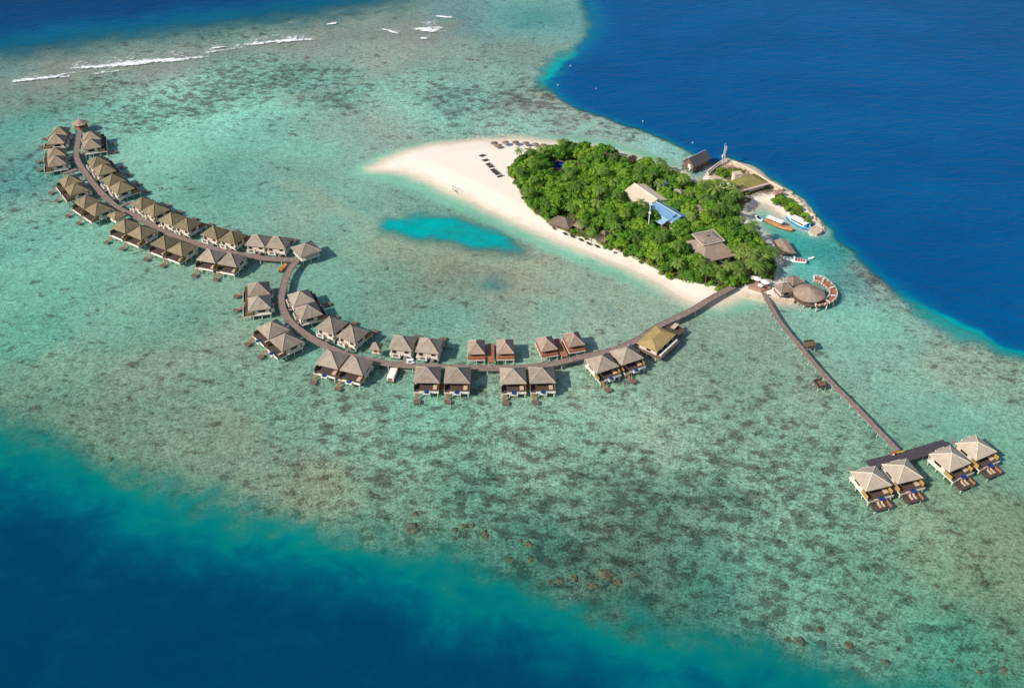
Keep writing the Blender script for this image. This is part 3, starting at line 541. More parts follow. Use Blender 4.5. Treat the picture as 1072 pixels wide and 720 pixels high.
def make_villa(style, side_deck, big=False, tub=True):
    rm, sm = STYLE[style]; Z_APEX = 7.7 if big else ZA0
    t = thing('stilt_villa', 'thatched stilt villa', 'villa')
    for x in (-4.3, -1.45, 1.45, 4.3):
        for y in (-4.5, -0.8, 2.9, 6.4):
            MB().cone(x, y, -1.6, 2.1, .24, .2, 8).build('stilt', M['stilt'], t)
    MB().box(-4.75, 4.75, -4.95, 6.75, 2.0, 2.42).build('floor_beam', M['white'], t)
    MB().box(-4.62, 4.62, 2.25, 6.62, 2.42, 2.52).build('deck', M['dark_wood'], t)
    mb = MB(); mb.box(-4.25, 4.25, -4.3, 2.2, 2.42, 4.95); wl = mb.build('wall', M['cream'], t)
    d_ = MB().box(-3.5, 3.5, 2.21, 2.27, 2.55, 4.6).build('glass_door', M['glass'], t)
    mb = MB()
    for x in (-3.5, -1.75, 0, 1.75, 3.5): mb.box(x - .06, x + .06, 2.2, 2.31, 2.52, 4.68)
    mb.build('door_frame', M['dark_wood'], d_)
    for x in (-2.7, 2.4):
        wn = MB().box(x - .85, x + .85, -4.36, -4.31, 3.2, 4.5).build('window', M['glass'], t)
        mb = MB(); mb.box(x - .98, x + .98, -4.42, -4.305, 3.08, 3.2).box(x - .98, x + .98, -4.42, -4.305, 4.5, 4.62); mb.build('window_frame', M['red_wood'], wn)
    for s in (-1, 1):
        MB().box(s * 4.26 if s > 0 else -4.32, 4.32 if s > 0 else -4.26, -2.6, .4, 3.3, 4.4).build('window', M['glass'], t)
    # open-air bathroom court on the boardwalk side
    mb = MB(); mb.box(-3.6, 0.2, -6.3, -6.12, 2.1, 3.95).box(-3.6, -3.42, -6.12, -4.97, 2.1, 3.95).box(0.02, 0.2, -6.12, -4.97, 2.1, 3.95).box(-3.42, 0.02, -6.12, -4.97, 2.1, 2.3)
    cw = mb.build('courtyard_wall', M['white'], t)
    MB().box(-2.7, -0.7, -6.36, -6.305, 2.75, 3.7).build('lattice', M['wood_wall'], cw)
    MB().box(1.2, 4.3, -5.12, -4.97, 2.42, 3.7).build('screen_wall', M['white'], t)
    MB().box(1.5, 2.9, -8.6, -5.13, 2.3, 2.48).build('footbridge', M['mid_wood'], t)
    # seaward deck
    for s in (-1, 1):
        x0 = 4.56 if s > 0 else -4.7
        MB().box(x0, x0 + .14, 2.5, 5.9, 2.42, 4.15).build('side_screen', M[sm], t)
    MB().box(-4.7, -1.55, 6.64, 6.8, 2.43, 3.0).build('parapet', M['white'], t)
    MB().box(1.2, 2.6, 6.64, 6.8, 2.43, 3.0).build('parapet', M['white'], t)
    if tub:
        mb = MB(); mb.box(-1.5, 1.1, 6.3, 7.5, 1.85, 2.78); tb = mb.build('plunge_tub', M['red_wood'] if big else M['white'], t)
        MB().cone(-0.2, 6.85, 2.785, 2.81, 1.02 if not big else 1.15, 1.02 if not big else 1.15, 18).build('tub_water', M['pool_water'], tb)
    else: MB().box(-1.54, 1.19, 6.64, 6.8, 2.43, 3.0).build('parapet', M['white'], t)
    mb = MB()
    for i in range(5): mb.box(3.0, 4.2, 6.85 + i * .45, 7.3 + i * .45, 2.0 - i * .3, 2.15 - i * .3)
    mb.box(2.95, 3.05, 6.85, 9.0, .5, 2.2) if False else None
    mb.build('stairs', M['red_wood'] if not big else M['dark_wood'], t)
    if big:
        mb = MB(); mb.box(-1.6, 4.4, 6.85, 10.4, 1.45, 1.7); mb.build('lower_deck', M['dark_wood'], t)
        MB().box(-1.9, -1.62, 6.9, 10.4, 1.3, 2.5).build('deck_screen', M['red_wood'], t)
        for x, y in ((-1.3, 10.1), (4.1, 10.1)): MB().cone(x, y, -1.6, 1.44, .2, .17, 8).build('stilt', M['stilt'], t)
    else:
        MB().box(1.9, 4.5, 9.1, 11.2, .72, .9).build('swim_platform', M['wood_wall'], t)
        for x, y in ((2.1, 10.9), (4.3, 10.9)): MB().cone(x, y, -1.6, .71, .14, .12, 6).build('stilt', M['stilt'], t)
    mb = MB()
    mb.box(-3.9, -2.4, 3.0, 5.2, 2.53, 2.95); mb.build('day_bed', M['cushion'], t)
    # plank link to the neighbouring villa
    if side_deck: MB().box(4.78, 7.2, 1.6, 5.2, 2.15, 2.4).build('link_deck', M['wood_wall'], t)
    hx = 4.95
    rf = MB().hip(0, -.35, hx, 4.75, Z_EAVE, Z_APEX, .0, .0).build('roof', M[rm], t)
    ridge_caps(rf, 0, -.35, hx, 4.75, Z_EAVE, Z_APEX, CAPS[style])
    MB().cone(0, -.35, Z_APEX - .1, Z_APEX + .28, .28, .12, 8).build('finial', CAPS[style], rf)
    return t

def smooth(pts, n=5):
    p = [Vector(q) for q in pts]; out = []
    for i in range(len(p) - 1):
        a, b_, c, d_ = p[max(i - 1, 0)], p[i], p[i + 1], p[min(i + 2, len(p) - 1)]
        for k in range(n):
            t = k / n
            out.append(0.5 * (2 * b_ + (c - a) * t + (2 * a - 5 * b_ + 4 * c - d_) * t * t + (3 * b_ - a - 3 * c + d_) * t ** 3))
    out.append(p[-1]); return out
ZW = 2.45
WALK_PX = [(83, 137), (81, 150), (79.5, 163), (84, 173.5), (91, 183.5), (100, 195.5), (112, 208), (123, 217.5), (139, 225), (158, 235), (182, 246.5), (207, 255), (229.6, 262), (253.4, 266.5), (279, 270.3), (301, 271.5), (310, 272.5),
           (305, 279), (299.4, 289.8), (295.5, 305.6), (294.2, 316), (300, 331.7), (310, 342.5), (323, 352), (340, 361.5), (360, 370.5), (376.7, 375), (398, 379), (415, 381), (437.6, 383), (469.3, 384), (501, 385), (532.7, 385),
           (560, 383), (582, 380), (607, 374), (640.7, 366.3), (664, 357), (678, 348.5), (691, 340.3), (720, 326.9), (745, 312), (768, 299.5)]
WALK = smooth([at(x, y, ZW) for x, y in WALK_PX], 5)
def strip(pts, width, z0, z1, off=0.0):
    mb = MB(); n = len(pts); ring = []
    for i, p in enumerate(pts):
        d_ = (pts[min(i + 1, n - 1)] - pts[max(i - 1, 0)]); d_.z = 0; d_.normalize(); nn = Vector((-d_.y, d_.x, 0))
        a = p + nn * (off + width / 2); b_ = p + nn * (off - width / 2)
        k = len(mb.v); mb.v += [(a.x, a.y, z0), (b_.x, b_.y, z0), (b_.x, b_.y, z1), (a.x, a.y, z1)]; ring.append(k)
    for a, b_ in zip(ring[:-1], ring[1:]):
        mb.f += [(a + j, a + (j + 1) % 4, b_ + (j + 1) % 4, b_ + j) for j in range(4)]
    mb.f += [(ring[0] + 3, ring[0] + 2, ring[0] + 1, ring[0]), (ring[-1], ring[-1] + 1, ring[-1] + 2, ring[-1] + 3)]
    return mb
def walk_posts(root, pts, step, half, ztop, r=.2, mat='stilt'):
    acc = step / 2; me = None
    for a, b_ in zip(pts[:-1], pts[1:]):
        l = (b_ - a).length
        while acc <= l:
            p = a.lerp(b_, acc / l); d_ = (b_ - a).normalized(); nn = Vector((-d_.y, d_.x, 0))
            if ground_z(p.x, p.y) < 0.3:
                for s in (-1, 1):
                    q = p + nn * s * half
                    if me is None:
                        o = MB().cone(0, 0, -1.7, ztop, r, r * .85, 8).build('post', M[mat], root); me = o.data
                    else:
                        o = bpy.data.objects.new('post', me); COL.objects.link(o); o.parent = root
                    o.location = (q.x, q.y, 0)
            acc += step
        acc -= l
def boardwalk(name, label, pts, width, top, mat, step, rail=True, r=.2):
    t = thing(name, label, 'boardwalk')
    strip(pts, width, top - .28, top).build('deck', M[mat], t)
    for s in (-1, 1): strip(pts, .16, top - .36, top + .14, s * (width / 2 + .085)).build('kerb_rail', M[mat], t)
    walk_posts(t, pts, step, width / 2 - .1, top - .29, r)
    return t
boardwalk('boardwalk', 'long curving brown timber boardwalk linking the stilt villas to the beach', WALK, 2.6, ZW, 'mid_wood', 9.6)
spur = [at(84, 177, ZW), at(76, 178.5, ZW), at(66, 182, ZW)]
boardwalk('boardwalk', 'short timber spur turning left off the long boardwalk near its top bend', [spur[0] + Vector((-1.7, 0, -.006))] + spur[1:], 2.4, ZW - .02, 'mid_wood', 5)
sp2 = [at(126, 216, ZW), at(131, 213.5, ZW), at(137, 211, ZW)]
boardwalk('boardwalk', 'short pale spur off the boardwalk beside the small olive kiosk', sp2, 1.8, ZW - .03, 'mid_wood', 4)
JET = smooth([at(x, y, 2.2) for x, y in [(799.5, 306), (806, 319), (815, 334.5), (826, 349), (837.5, 362.5), (852, 380), (867.5, 397.5), (885, 415), (902.5, 432.5), (920, 451), (940, 471.5)]], 4)
boardwalk('jetty', 'long straight narrow timber jetty running from the terrace to four pale villas', JET, 1.5, 2.2, 'mid_wood', 5.4, r=.14)

def near_walk(p, path): return min(path, key=lambda q: (q.x - p.x) ** 2 + (q.y - p.y) ** 2)
S_WALK = [at(910, 486.5, 2.3), at(953, 475.5, 2.3), at(992, 464, 2.3)]
DK = thing('jetty_platform', 'long dark timber landing platform in front of the four pale villas', 'platform')
strip(S_WALK, 4.6, 1.9, 2.16).build('deck', M['grey_wood'], DK)
walk_posts(DK, [S_WALK[0], S_WALK[-1]], 6, 2.0, 1.89, .18)
PAIRS = [  # two roof tips on the photograph, roof style, side gap, label of each
 ((61, 132.5), (57.6, 140.5), 'brownish', 'brown-roofed stilt villa left of the end gazebo, the one farther up the boardwalk', 'brown-roofed stilt villa left of the end gazebo, second down, behind a yellow deck screen'),
 ((57.2, 154.5), (57.8, 163), 'brownish', 'brown-roofed stilt villa on the left edge of the row, third below the end gazebo', 'brown-roofed stilt villa at the far left corner, fourth below the end gazebo'),
 ((94.2, 137.6), (94.4, 145.5), 'brownish', 'brown-roofed stilt villa right of the end gazebo, the upper of two', 'brown-roofed stilt villa right of the end gazebo, the lower of two'),
 ((101.4, 164), (107.7, 171.7), 'olive', 'olive-roofed stilt villa at the top of the four in line right of the first bend', 'olive-roofed stilt villa second of the four in line right of the first bend'),
 ((117.2, 182.7), (126, 190.3), 'olive', 'olive-roofed stilt villa third of the four in line right of the first bend', 'olive-roofed stilt villa lowest of the four in line right of the first bend'),
 ((72, 183.7), (78.4, 191.9), 'olive', 'olive-roofed stilt villa beside the short left spur of the boardwalk', 'olive-roofed stilt villa just below the one beside the short left spur'),
 ((89.8, 205), (101.4, 212.6), 'olive', 'olive-roofed stilt villa on the open-water side, second up from the small kiosk', 'olive-roofed stilt villa on the open-water side, immediately left of the small kiosk'),
 ((130, 230), (146.7, 236.7), 'olive', 'olive-roofed stilt villa just below right of the small kiosk', 'olive-roofed stilt villa with dark seaward deck, second right of the small kiosk'),
 ((171.3, 247), (188.8, 253.4), 'olive', 'olive-roofed stilt villa with dark seaward deck, third right of the small kiosk', 'olive-roofed stilt villa with dark deck, left neighbour of the first grey-roofed villas'),
 ((148.3, 206.6), (161.2, 213.7), 'olive', 'olive-roofed stilt villa on the lagoon side beside the pale spur', 'olive-roofed stilt villa on the lagoon side, second right of the pale spur'),
 ((178.5, 222.6), (195, 228.4), 'olive', 'olive-roofed stilt villa on the lagoon side, third right of the pale spur', 'olive-roofed stilt villa on the lagoon side, fourth right of the pale spur'),
 ((223.3, 236.7), (242.3, 242), 'olive', 'olive-roofed stilt villa on the lagoon side, fifth right of the pale spur', 'olive-roofed stilt villa on the lagoon side, last before the grey roofs begin'),
 ((269.3, 245.6), (290.7, 247.6), 'taupe', 'grey-roofed stilt villa on the lagoon side beside the last olive roof', 'grey-roofed stilt villa left of the square-roofed pavilion at the sharp bend'),
 ((219.3, 261.2), (241.5, 265.3), 'taupe', 'grey-roofed stilt villa on the open-water side beside the last olive roof', 'grey-roofed stilt villa on the open-water side, below left of the sharp bend'),
 ((269.5, 295.6), (270, 310.2), 'taupe', 'grey-roofed stilt villa left of the boardwalk just below the sharp bend, the farther one', 'grey-roofed stilt villa left of the boardwalk below the bend, the nearer one'),
 ((314, 305), (321.7, 318.7), 'taupe', 'grey-roofed stilt villa inside the curve, first below the square-roofed pavilion', 'grey-roofed stilt villa inside the curve, second below the square-roofed pavilion'),
 ((345.8, 333.6), (368.3, 342.3), 'taupe', 'grey-roofed stilt villa inside the curve, third below the square-roofed pavilion', 'grey-roofed stilt villa inside the curve, immediately left of the tiny yellow hut'),
 ((284, 337), (298.3, 349.7), 'taupe', 'grey-roofed stilt villa with wide dark deck on the outer curve, the upper left one', 'grey-roofed stilt villa with wide dark deck on the outer curve, the lower right one'),
 ((346.7, 368.7), (372.5, 375), 'taupe', 'grey-roofed stilt villa with blue tub on the outer curve, below left of the tiny hut', 'grey-roofed stilt villa with blue tub on the outer curve, directly below the tiny hut'),
 ((421, 352), (449, 354.6), 'taupe', 'grey-roofed stilt villa with cream back wall just right of the tiny yellow hut', 'grey-roofed stilt villa with cream back wall beside the white buggy'),
 ((447, 384.7), (478.8, 385.2), 'taupe', 'front grey-roofed stilt villa nearest the cream canopy raft', 'front grey-roofed stilt villa facing the first orange-decked spa pavilion'),
 ((537, 385.8), (567.5, 385), 'taupe', 'front grey-roofed stilt villa third right of the cream canopy raft', 'front grey-roofed stilt villa fourth right of the cream canopy raft'),
 ((630.5, 372.5), (656.5, 364), 'taupe', 'grey-roofed stilt villa with ochre screens, second left of the big golden roof', 'grey-roofed stilt villa with ochre screens, immediately left of the big golden roof'),
 ((913.5, 495), (946.5, 487.3), 'pale', 'pale-roofed stilt villa farthest left of the four at the end of the jetty', 'pale-roofed stilt villa second from left at the end of the jetty'),
 ((996.5, 474.3), (1024, 462.7), 'pale', 'pale-roofed stilt villa third from left at the end of the jetty', 'pale-roofed stilt villa farthest right in the picture'),
]
PROTO = {}
def villa(style, link, loc, rz, label, big=False, tub=True):
    k = (style, link, big, tub)
    if k not in PROTO: PROTO[k] = o = make_villa(style, link, big, tub)
    else: o = copy_tree(PROTO[k])
    o.location = loc; o.rotation_euler = (0, 0, rz)
    o['label'] = label; o['group'] = 'thatched villas on stilts along the boardwalks'
    return o
LOUNGER_SPOTS = []
for pi_, (p1, p2, st, l1, l2) in enumerate(PAIRS):
    za_ = (7.7 if st == 'pale' else ZA0) - .4; a, b_ = at(*p1, za_), at(*p2, za_)
    u = (b_ - a); u.z = 0; ln = u.length; u.normalize()
    mid_ = (a + b_) / 2
    q = near_walk(mid_, S_WALK if st == 'pale' else WALK)
    n_ = Vector((-u.y, u.x, 0))
    if n_.dot(mid_ - q) < 0: n_ = -n_; u = -u; a, b_ = b_, a; l1, l2 = l2, l1
    rz = math.atan2(u.y, u.x)
    link = ln > 10.9
    for c, lb, lk in ((a, l1, link), (b_, l2, False)):
        loc = (c + n_ * .35); loc.z = -.4 + 0.003 * (pi_ % 7)
        o = villa(st, lk, loc, rz, lb, st == 'pale', (n_.y < -.2 and p1[1] > 300))
        if 9.9 > ln: o.scale = (max(ln / 10.05, .86), .97, 1)
        if st == 'pale': LOUNGER_SPOTS.append((loc.copy(), u.copy(), n_.copy(), rz, lb))

# ------------------------------------------------------------------ other buildings on the water
def stilts(root, xs, ys, z0, z1, r=.22, mat='stilt'):
    me = None
    for x in xs:
        for y in ys:
            if me is None: o = MB().cone(0, 0, z0, z1, r, r * .85, 8).build('stilt', M[mat], root); me = o.data
            else: o = bpy.data.objects.new('stilt', me); COL.objects.link(o); o.parent = root
            o.location = (x, y, 0)
def face(px1, px2, z):                                 # place at px1, local x towards px2
    a, b_ = at(*px1, z), at(*px2, z); d_ = b_ - a
    return a, math.atan2(d_.y, d_.x), d_.length
# end gazebo: eight-sided roof on posts
c = at(82.4, 125.5, 6.3)
t = thing('gazebo', 'small round gazebo with pinkish thatched roof at the top end of the boardwalk', 'gazebo', (c.x, c.y, 0), .2)
MB().cone(0, 0, 2.2, 2.5, 4.0, 4.0, 8).build('deck', M['red_wood'], t)
for i in range(8):
    A_ = i * math.pi / 4
    MB().cone(3.5 * math.cos(A_), 3.5 * math.sin(A_), -1.6, 4.4, .16, .14, 6).build('post', M['wood_wall'], t)
MB().cone(0, 0, 2.51, 3.3, 3.75, 3.75, 8).build('railing', M['red_wood'], t)
mb = MB(); mb.cone(0, 0, 4.2, 4.45, 4.3, 4.3, 8); mb.cone(0, 0, 4.45, 6.3, 4.3, .6, 8); mb.build('roof', M['roof_pink'], t)
# kiosk among the olive villas
c = at(121.4, 221.8, 6.2); kd = at(139, 225, 2) - at(112, 208, 2); rzk = math.atan2(kd.y, kd.x)
t = thing('kiosk', 'small olive-roofed kiosk beside the boardwalk between olive-roofed villas', 'kiosk', (c.x, c.y, 0), rzk)
stilts(t, (-2.2, 2.2), (-2.2, 2.2), -1.6, 2.1)
MB().box(-2.7, 2.7, -2.7, 2.7, 2.1, 2.4).build('floor', M['white'], t); MB().box(-2.3, 2.3, -2.3, 2.3, 2.4, 4.3).build('wall', M['cream'], t)
MB().box(-.6, .6, -2.37, -2.31, 2.5, 4.1).build('door', M['wood_wall'], t)
rf = MB().hip(0, 0, 3.4, 3.2, 4.2, 6.3).build('roof', M['roof_olive'], t); ridge_caps(rf, 0, 0, 3.4, 3.2, 4.2, 6.3, CAPS['olive'])
# square-roofed pavilion at the sharp bend
c = at(319.5, 255.5, 7.4)
t = thing('pavilion', 'grey square-roofed pavilion on stilts at the sharp bend of the boardwalk', 'pavilion', (c.x, c.y, 0), R(35))
stilts(t, (-3.8, 0, 3.8), (-3.8, 0, 3.8), -1.6, 2.1)
MB().box(-4.6, 4.6, -4.6, 4.6, 2.1, 2.42).build('floor', M['white'], t)
for x in (-4, 4):
    for y in (-4, 0, 4): MB().box(x - .14, x + .14, y - .14, y + .14, 2.42, 4.6).build('column', M['white'], t)
MB().box(-4.3, 4.3, 3.9, 4.1, 2.42, 4.4).build('wall', M['cream'], t); MB().box(-3.6, 3.4, -3.4, 3.5, 2.42, 4.2).build('inner_wall', M['cream'], t)
rf = MB().hip(0, 0, 5.2, 5.2, 4.5, 7.6).build('roof', M['roof_taupe'], t); ridge_caps(rf, 0, 0, 5.2, 5.2, 4.5, 7.6, CAPS['taupe'])
# tiny hut with a yellow door
c = at(393.4, 358, 6.8)
t = thing('hut', 'tiny pointed-roof hut with yellow walls beside the boardwalk', 'hut', (c.x, c.y, 0), R(-12))
stilts(t, (-1.3, 1.3), (-1.3, 1.3), -1.6, 2.2)
MB().box(-1.6, 1.6, -1.6, 1.6, 2.2, 2.45).build('floor', M['white'], t); MB().box(-1.2, 1.2, -1.2, 1.2, 2.45, 4.4).build('wall', M['yellow'], t)
MB().box(-.5, .5, -1.27, -1.21, 2.5, 4.2).build('door', M['glass'], t)
rf = MB().hip(0, 0, 2.2, 2.2, 4.3, 6.9, t=.2).build('roof', M['roof_taupe'], t)
# cream canopy raft
a, rz, ln = face((408.3, 396), (414, 382.5), 1.6)
t = thing('raft', 'long raft with cream canopy moored below the boardwalk', 'raft', ((a.x + at(414, 382.5, 1.6).x) / 2, (a.y + at(414, 382.5, 1.6).y) / 2, 0), rz)
MB().box(-4.3, 4.3, -1.6, 1.6, -.15, .35).build('pontoon', M['wood_wall'], t)
MB().box(-3.9, 1.9, -1.35, 1.35, .36, 1.9).build('canopy', M['canvas'], t); MB().box(2.3, 4.0, -1.1, 1.1, .36, 1.1).build('engine_cover', M['cream'], t)
MB().box(-3.95, -3.9, -.9, .9, .5, 1.6).build('hatch', M['wood_wall'], t)
# buggy on the boardwalk
c = at(429.8, 380.3, ZW)
t = thing('buggy', 'white golf buggy parked on the boardwalk', 'buggy', (c.x, c.y, ZW + .14 - .14), R(4))
mb = MB(); mb.box(-1.5, 1.5, -.62, .62, .3, .8).box(-1.5, -.9, -.62, .62, .8, 1.05).box(.9, 1.5, -.6, .6, .8, .95); mb.build('body', M['boat_white'], t)
MB().box(-1.4, 1.2, -.68, .68, 1.85, 1.95).build('canopy', M['boat_white'], t)
for x in (-1.3, .95):
    for y in (-.6, .6): MB().cone(x, y, .8, 1.84, .035, .035, 6).build('canopy_post', M['metal'], t)
for x in (-.95, .95):
    for y in (-.66, .66): MB().tube((x, y - .1, .28), (x, y + .1, .28), .28, .28, 12).build('wheel', M['glass'], t)
MB().box(-.5, -.05, -.55, .55, .8, 1.2).build('seat', M['lounger'], t)
# orange-decked spa pavilions, a pair of roofs each side of an orange deck
def spa(p1, p2, l1, l2, l3):
    a, b_ = at(*p1, 7.2), at(*p2, 7.2); u = b_ - a; u.z = 0; ln = u.length; u.normalize()
    n_ = Vector((-u.y, u.x, 0)); rz = math.atan2(u.y, u.x)
    for c, lb in ((a, l1), (b_, l2)):
        t = thing('spa_pavilion', lb, 'pavilion', (c.x, c.y, 0.002), rz, 'spa pavilions on orange decks')
        stilts(t, (-3.1, 0, 3.1), (-4.6, -1.2, 2.2, 4.4), -1.6, 1.9, .26)
        MB().box(-3.5, 3.5, -5.2, 4.8, 1.9, 2.3).build('floor_beam', M['white'], t)
        MB().box(-3.4, 3.4, -5.1, 4.7, 2.3, 2.44).build('deck', M['red_wood'], t)
        MB().box(-3.3, 3.3, -4.95, -4.83, 2.44, 3.2).build('front_screen', M['red_wood'], t)
        w_ = MB().box(-2.6, 2.6, -3.0, 3.4, 2.44, 4.3).build('wall', M['wood_wall'], t)
        MB().box(-1.6, 1.6, -3.07, -3.01, 2.6, 4.1).build('window', M['glass'], w_)
        rf = MB().hip(0, .2, 3.35, 4.3, 4.2, 7.3, 0, 1.0).build('roof', M['roof_pink'], t)
        ridge_caps(rf, 0, .2, 3.35, 4.3, 4.2, 7.3, CAPS['taupe'], 0, 1.0)
    md = (a + b_) / 2
    t = thing('spa_deck', l3, 'deck', (md.x, md.y, 0), rz)
    MB().box(-1.3, 1.3, -6.6, 4.9, 2.1, 2.42).build('deck', M['red_wood'], t)
    MB().box(-2.1, -1.5, -3.2, 4.8, 2.0, 2.36).build('side_step', M['red_wood'], t)
    stilts(t, (-1, 1), (-5.5, 0, 4.5), -1.6, 2.0)
spa((498.5, 358), (529, 357.5), 'left orange-decked spa pavilion of the pair near the front villas', 'right orange-decked spa pavilion of the pair near the front villas', 'orange timber deck between the two spa pavilions near the front villas')
spa((572.5, 354.5), (601, 349.8), 'left orange-decked spa pavilion of the pair nearer the golden roof', 'right orange-decked spa pavilion of the pair nearer the golden roof', 'orange timber deck between the two spa pavilions nearer the golden roof')
# big golden-roofed hall
a, rz, ln = face((666, 359.5), (687.5, 369.5), 4.6)
b_ = at(686.5, 341.5, 4.6); c4 = at(708.5, 350, 4.6)
ctr = (a + at(687.5, 369.5, 4.6) + b_ + c4) / 4
L_ = ((c4 - at(687.5, 369.5, 4.6)).length + (b_ - a).length) / 2; W_ = ln
rz2 = math.atan2((c4 - at(687.5, 369.5, 4.6)).y, (c4 - at(687.5, 369.5, 4.6)).x)
t = thing('reception_hall', 'large hall with golden thatched roof where the boardwalk nears the island', 'hall', (ctr.x, ctr.y, 0), rz2)
hl, hw = L_ / 2 * .98, W_ / 2 * .98
stilts(t, np.linspace(-hl + .6, hl - .6, 5), (-hw + .5, 0, hw - .5), -1.6, 2.0)
MB().box(-hl - .2, hl + .2, -hw - 2.0, hw + .2, 2.0, 2.42).build('floor', M['wood_wall'], t)
wl = MB().box(-hl + .9, hl - .9, -hw + .6, hw - .8, 2.42, 4.7).build('wall', M['cream'], t)
MB().box(-hl + .83, -hl + .89, -1.4, .6, 2.9, 4.3).build('window', M['glass'], t)
for x in (-hl + 3, 0, hl - 3): MB().box(x - 1, x + 1, -hw + .53, -hw + .59, 2.5, 4.3).build('window', M['glass'], t)
MB().box(-hl + 1.5, hl - .5, -hw - 1.3, -hw - .5, 2.43, 3.2).build('long_bench', M['canvas'], t)
rf = MB().hip(0, 0, hl, hw, 4.6, 6.7, hl * .45, 0).build('roof', M['roof_gold'], t)
for s in (-1, 1): pass
t2 = thing('terrace', 'small dark timber terrace with tan shade behind the golden-roofed hall', 'terrace', (at(706, 345, 2.2).x, at(706, 345, 2.2).y, 0), rz2)
MB().box(-3.2, 3.0, -3.5, 3.2, 1.9, 2.2).build('deck', M['dark_wood'], t2); stilts(t2, (-2.8, 2.6), (-3, 2.8), -1.6, 1.89)
MB().box(-1.5, 2.4, -.6, 1.2, 3.6, 3.75).build('shade', M['cushion'], t2)
for x in (-1.4, 2.3): MB().cone(x, .3, 2.2, 3.59, .07, .07, 6).build('shade_post', M['wood_wall'], t2)
# side landings of the jetty
for (px, py, qx, qy, lb) in ((838.5, 361.5, 848, 360.5, 'small railed landing on the right side of the long jetty'), (868, 399.5, 858.5, 401.5, 'small railed landing on the left side of the long jetty')):
    a, b_ = at(px, py, 2), at(qx, qy, 2); d_ = b_ - a; rz = math.atan2(d_.y, d_.x); ln = d_.length
    t = thing('jetty_landing', lb, 'landing', (b_.x, b_.y, 0), rz)
    MB().box(-1.9, 1.9, -2.0, 2.0, 1.6, 1.9).build('deck', M['wood_wall'], t); MB().box(-ln + 1.3, -1.91, -.6, .6, 1.62, 1.86).build('link', M['wood_wall'], t)
    mb = MB(); mb.box(-1.9, 1.9, 1.88, 2.0, 1.91, 2.8).box(-1.9, 1.9, -2.0, -1.88, 1.91, 2.8).box(1.78, 1.9, -1.87, 1.87, 1.91, 2.8); mb.build('railing', M['dark_wood'], t)
    stilts(t, (-1.6, 1.6), (-1.6, 1.6), -1.6, 1.59, .15)
c = at(934.6, 475.5, 2.2)
t = thing('cabinet', 'small red cabinet standing where the long jetty meets the dark platform', 'cabinet', (c.x, c.y, 0))
MB().box(-.55, .55, -.4, .4, 1.2, 3.3).build('body', M['red'], t); MB().box(-.4, .4, -.46, -.41, 2.3, 3.1).build('door', M['canvas'], t); MB().cone(0, 0, -1.6, 1.2, .2, .2, 6).build('post', M['stilt'], t)
a, rz, ln = face((936.5, 474.6), (946.5, 472.3), 2.3)
t = thing('bench', 'narrow yellow bench on the dark platform at the jetty end', 'bench', (at(941.5, 473.5, 2.3).x, at(941.5, 473.5, 2.3).y, 2.16), rz)
MB().box(-ln / 2, ln / 2, -.28, .28, .4, .5).build('seat', M['yellow'], t)
for x in (-ln / 2 + .2, ln / 2 - .2): MB().box(x - .06, x + .06, -.25, .25, 0, .39).build('leg', M['dark_wood'], t)
# loungers on the lower decks of the pale villas
LG = None
for i, (c, u, n_, rz, lb) in enumerate(LOUNGER_SPOTS):
    for k, x in enumerate((0.3, 1.7)):
        p = c + u * x + n_ * 8.6
        if LG is None:
            LG = thing('sun_lounger', '', 'sun lounger')
            MB().box(-.36, .36, -1.0, .55, .16, .36).build('mattress', M['cushion'], LG)
            mb = MB(); mb.v += [(-.36, .56, .16), (.36, .56, .16), (.36, 1.15, .62), (-.36, 1.15, .62), (-.36, .56, .34), (.36, .56, .34), (.36, 1.15, .8), (-.36, 1.15, .8)]
            mb.f += [(0, 3, 2, 1), (4, 5, 6, 7), (0, 1, 5, 4), (1, 2, 6, 5), (2, 3, 7, 6), (3, 0, 4, 7)]; mb.build('backrest', M['cushion'], LG)
            MB().box(-.4, .4, -1.02, .6, 0.0, .15).build('frame', M['dark_wood'], LG); o = LG
        else: o = copy_tree(LG)
        o.location = (p.x, p.y, 1.705 - .4 + c.z + .4); o.rotation_euler = (0, 0, rz + math.pi)
        wv = {'farthest left': 'the leftmost pale-roofed villa', 'second from left': 'the second pale-roofed villa', 'third from left': 'the third pale-roofed villa', 'farthest right': 'the rightmost pale-roofed villa'}
        wh = next(v for k_, v in wv.items() if k_ in lb)
        o['label'] = 'tan lounger on the lower deck of %s, the %s one' % (wh, 'left' if k == 0 else 'right'); o['group'] = 'tan loungers on the pale villas decks'
# small orange boat by the bend
def hull(L_, B_, H_, name, mat, parent, bow=1.0, stern=.65, sheer=.35, z0=-.25):
    n = 13; rows = []
    mb = MB()
    for i in range(n):
        s = i / (n - 1); x = -L_ / 2 + L_ * s
        wd = B_ / 2 * (stern + (1 - stern) * min(1, s / .4)) if s < .4 else B_ / 2 * (1 - ((s - .4) / .6) ** 2.2 * .97)
        zt = H_ + sheer * (max(0, s - .4) / .6) ** 2 * bow + sheer * .3 * max(0, .3 - s) / .3
        k = len(mb.v); rows.append(k)
        mb.v += [(x, -wd, zt), (x - .02 * L_ * s, -wd * .72, z0 + .1), (x - .03 * L_ * s, 0, z0), (x - .02 * L_ * s, wd * .72, z0 + .1), (x, wd, zt), (x, wd * .86, zt - .02), (x, 0, zt - .28 * H_), (x, -wd * .86, zt - .02)]
    for a, b_ in zip(rows[:-1], rows[1:]): mb.f += [(a + j, b_ + j, b_ + (j + 1) % 8, a + (j + 1) % 8) for j in range(8)]
    mb.f += [tuple(rows[0] + j for j in range(8)), tuple(rows[-1] + j for j in range(7, -1, -1))]
    return mb.build(name, mat, parent, True)
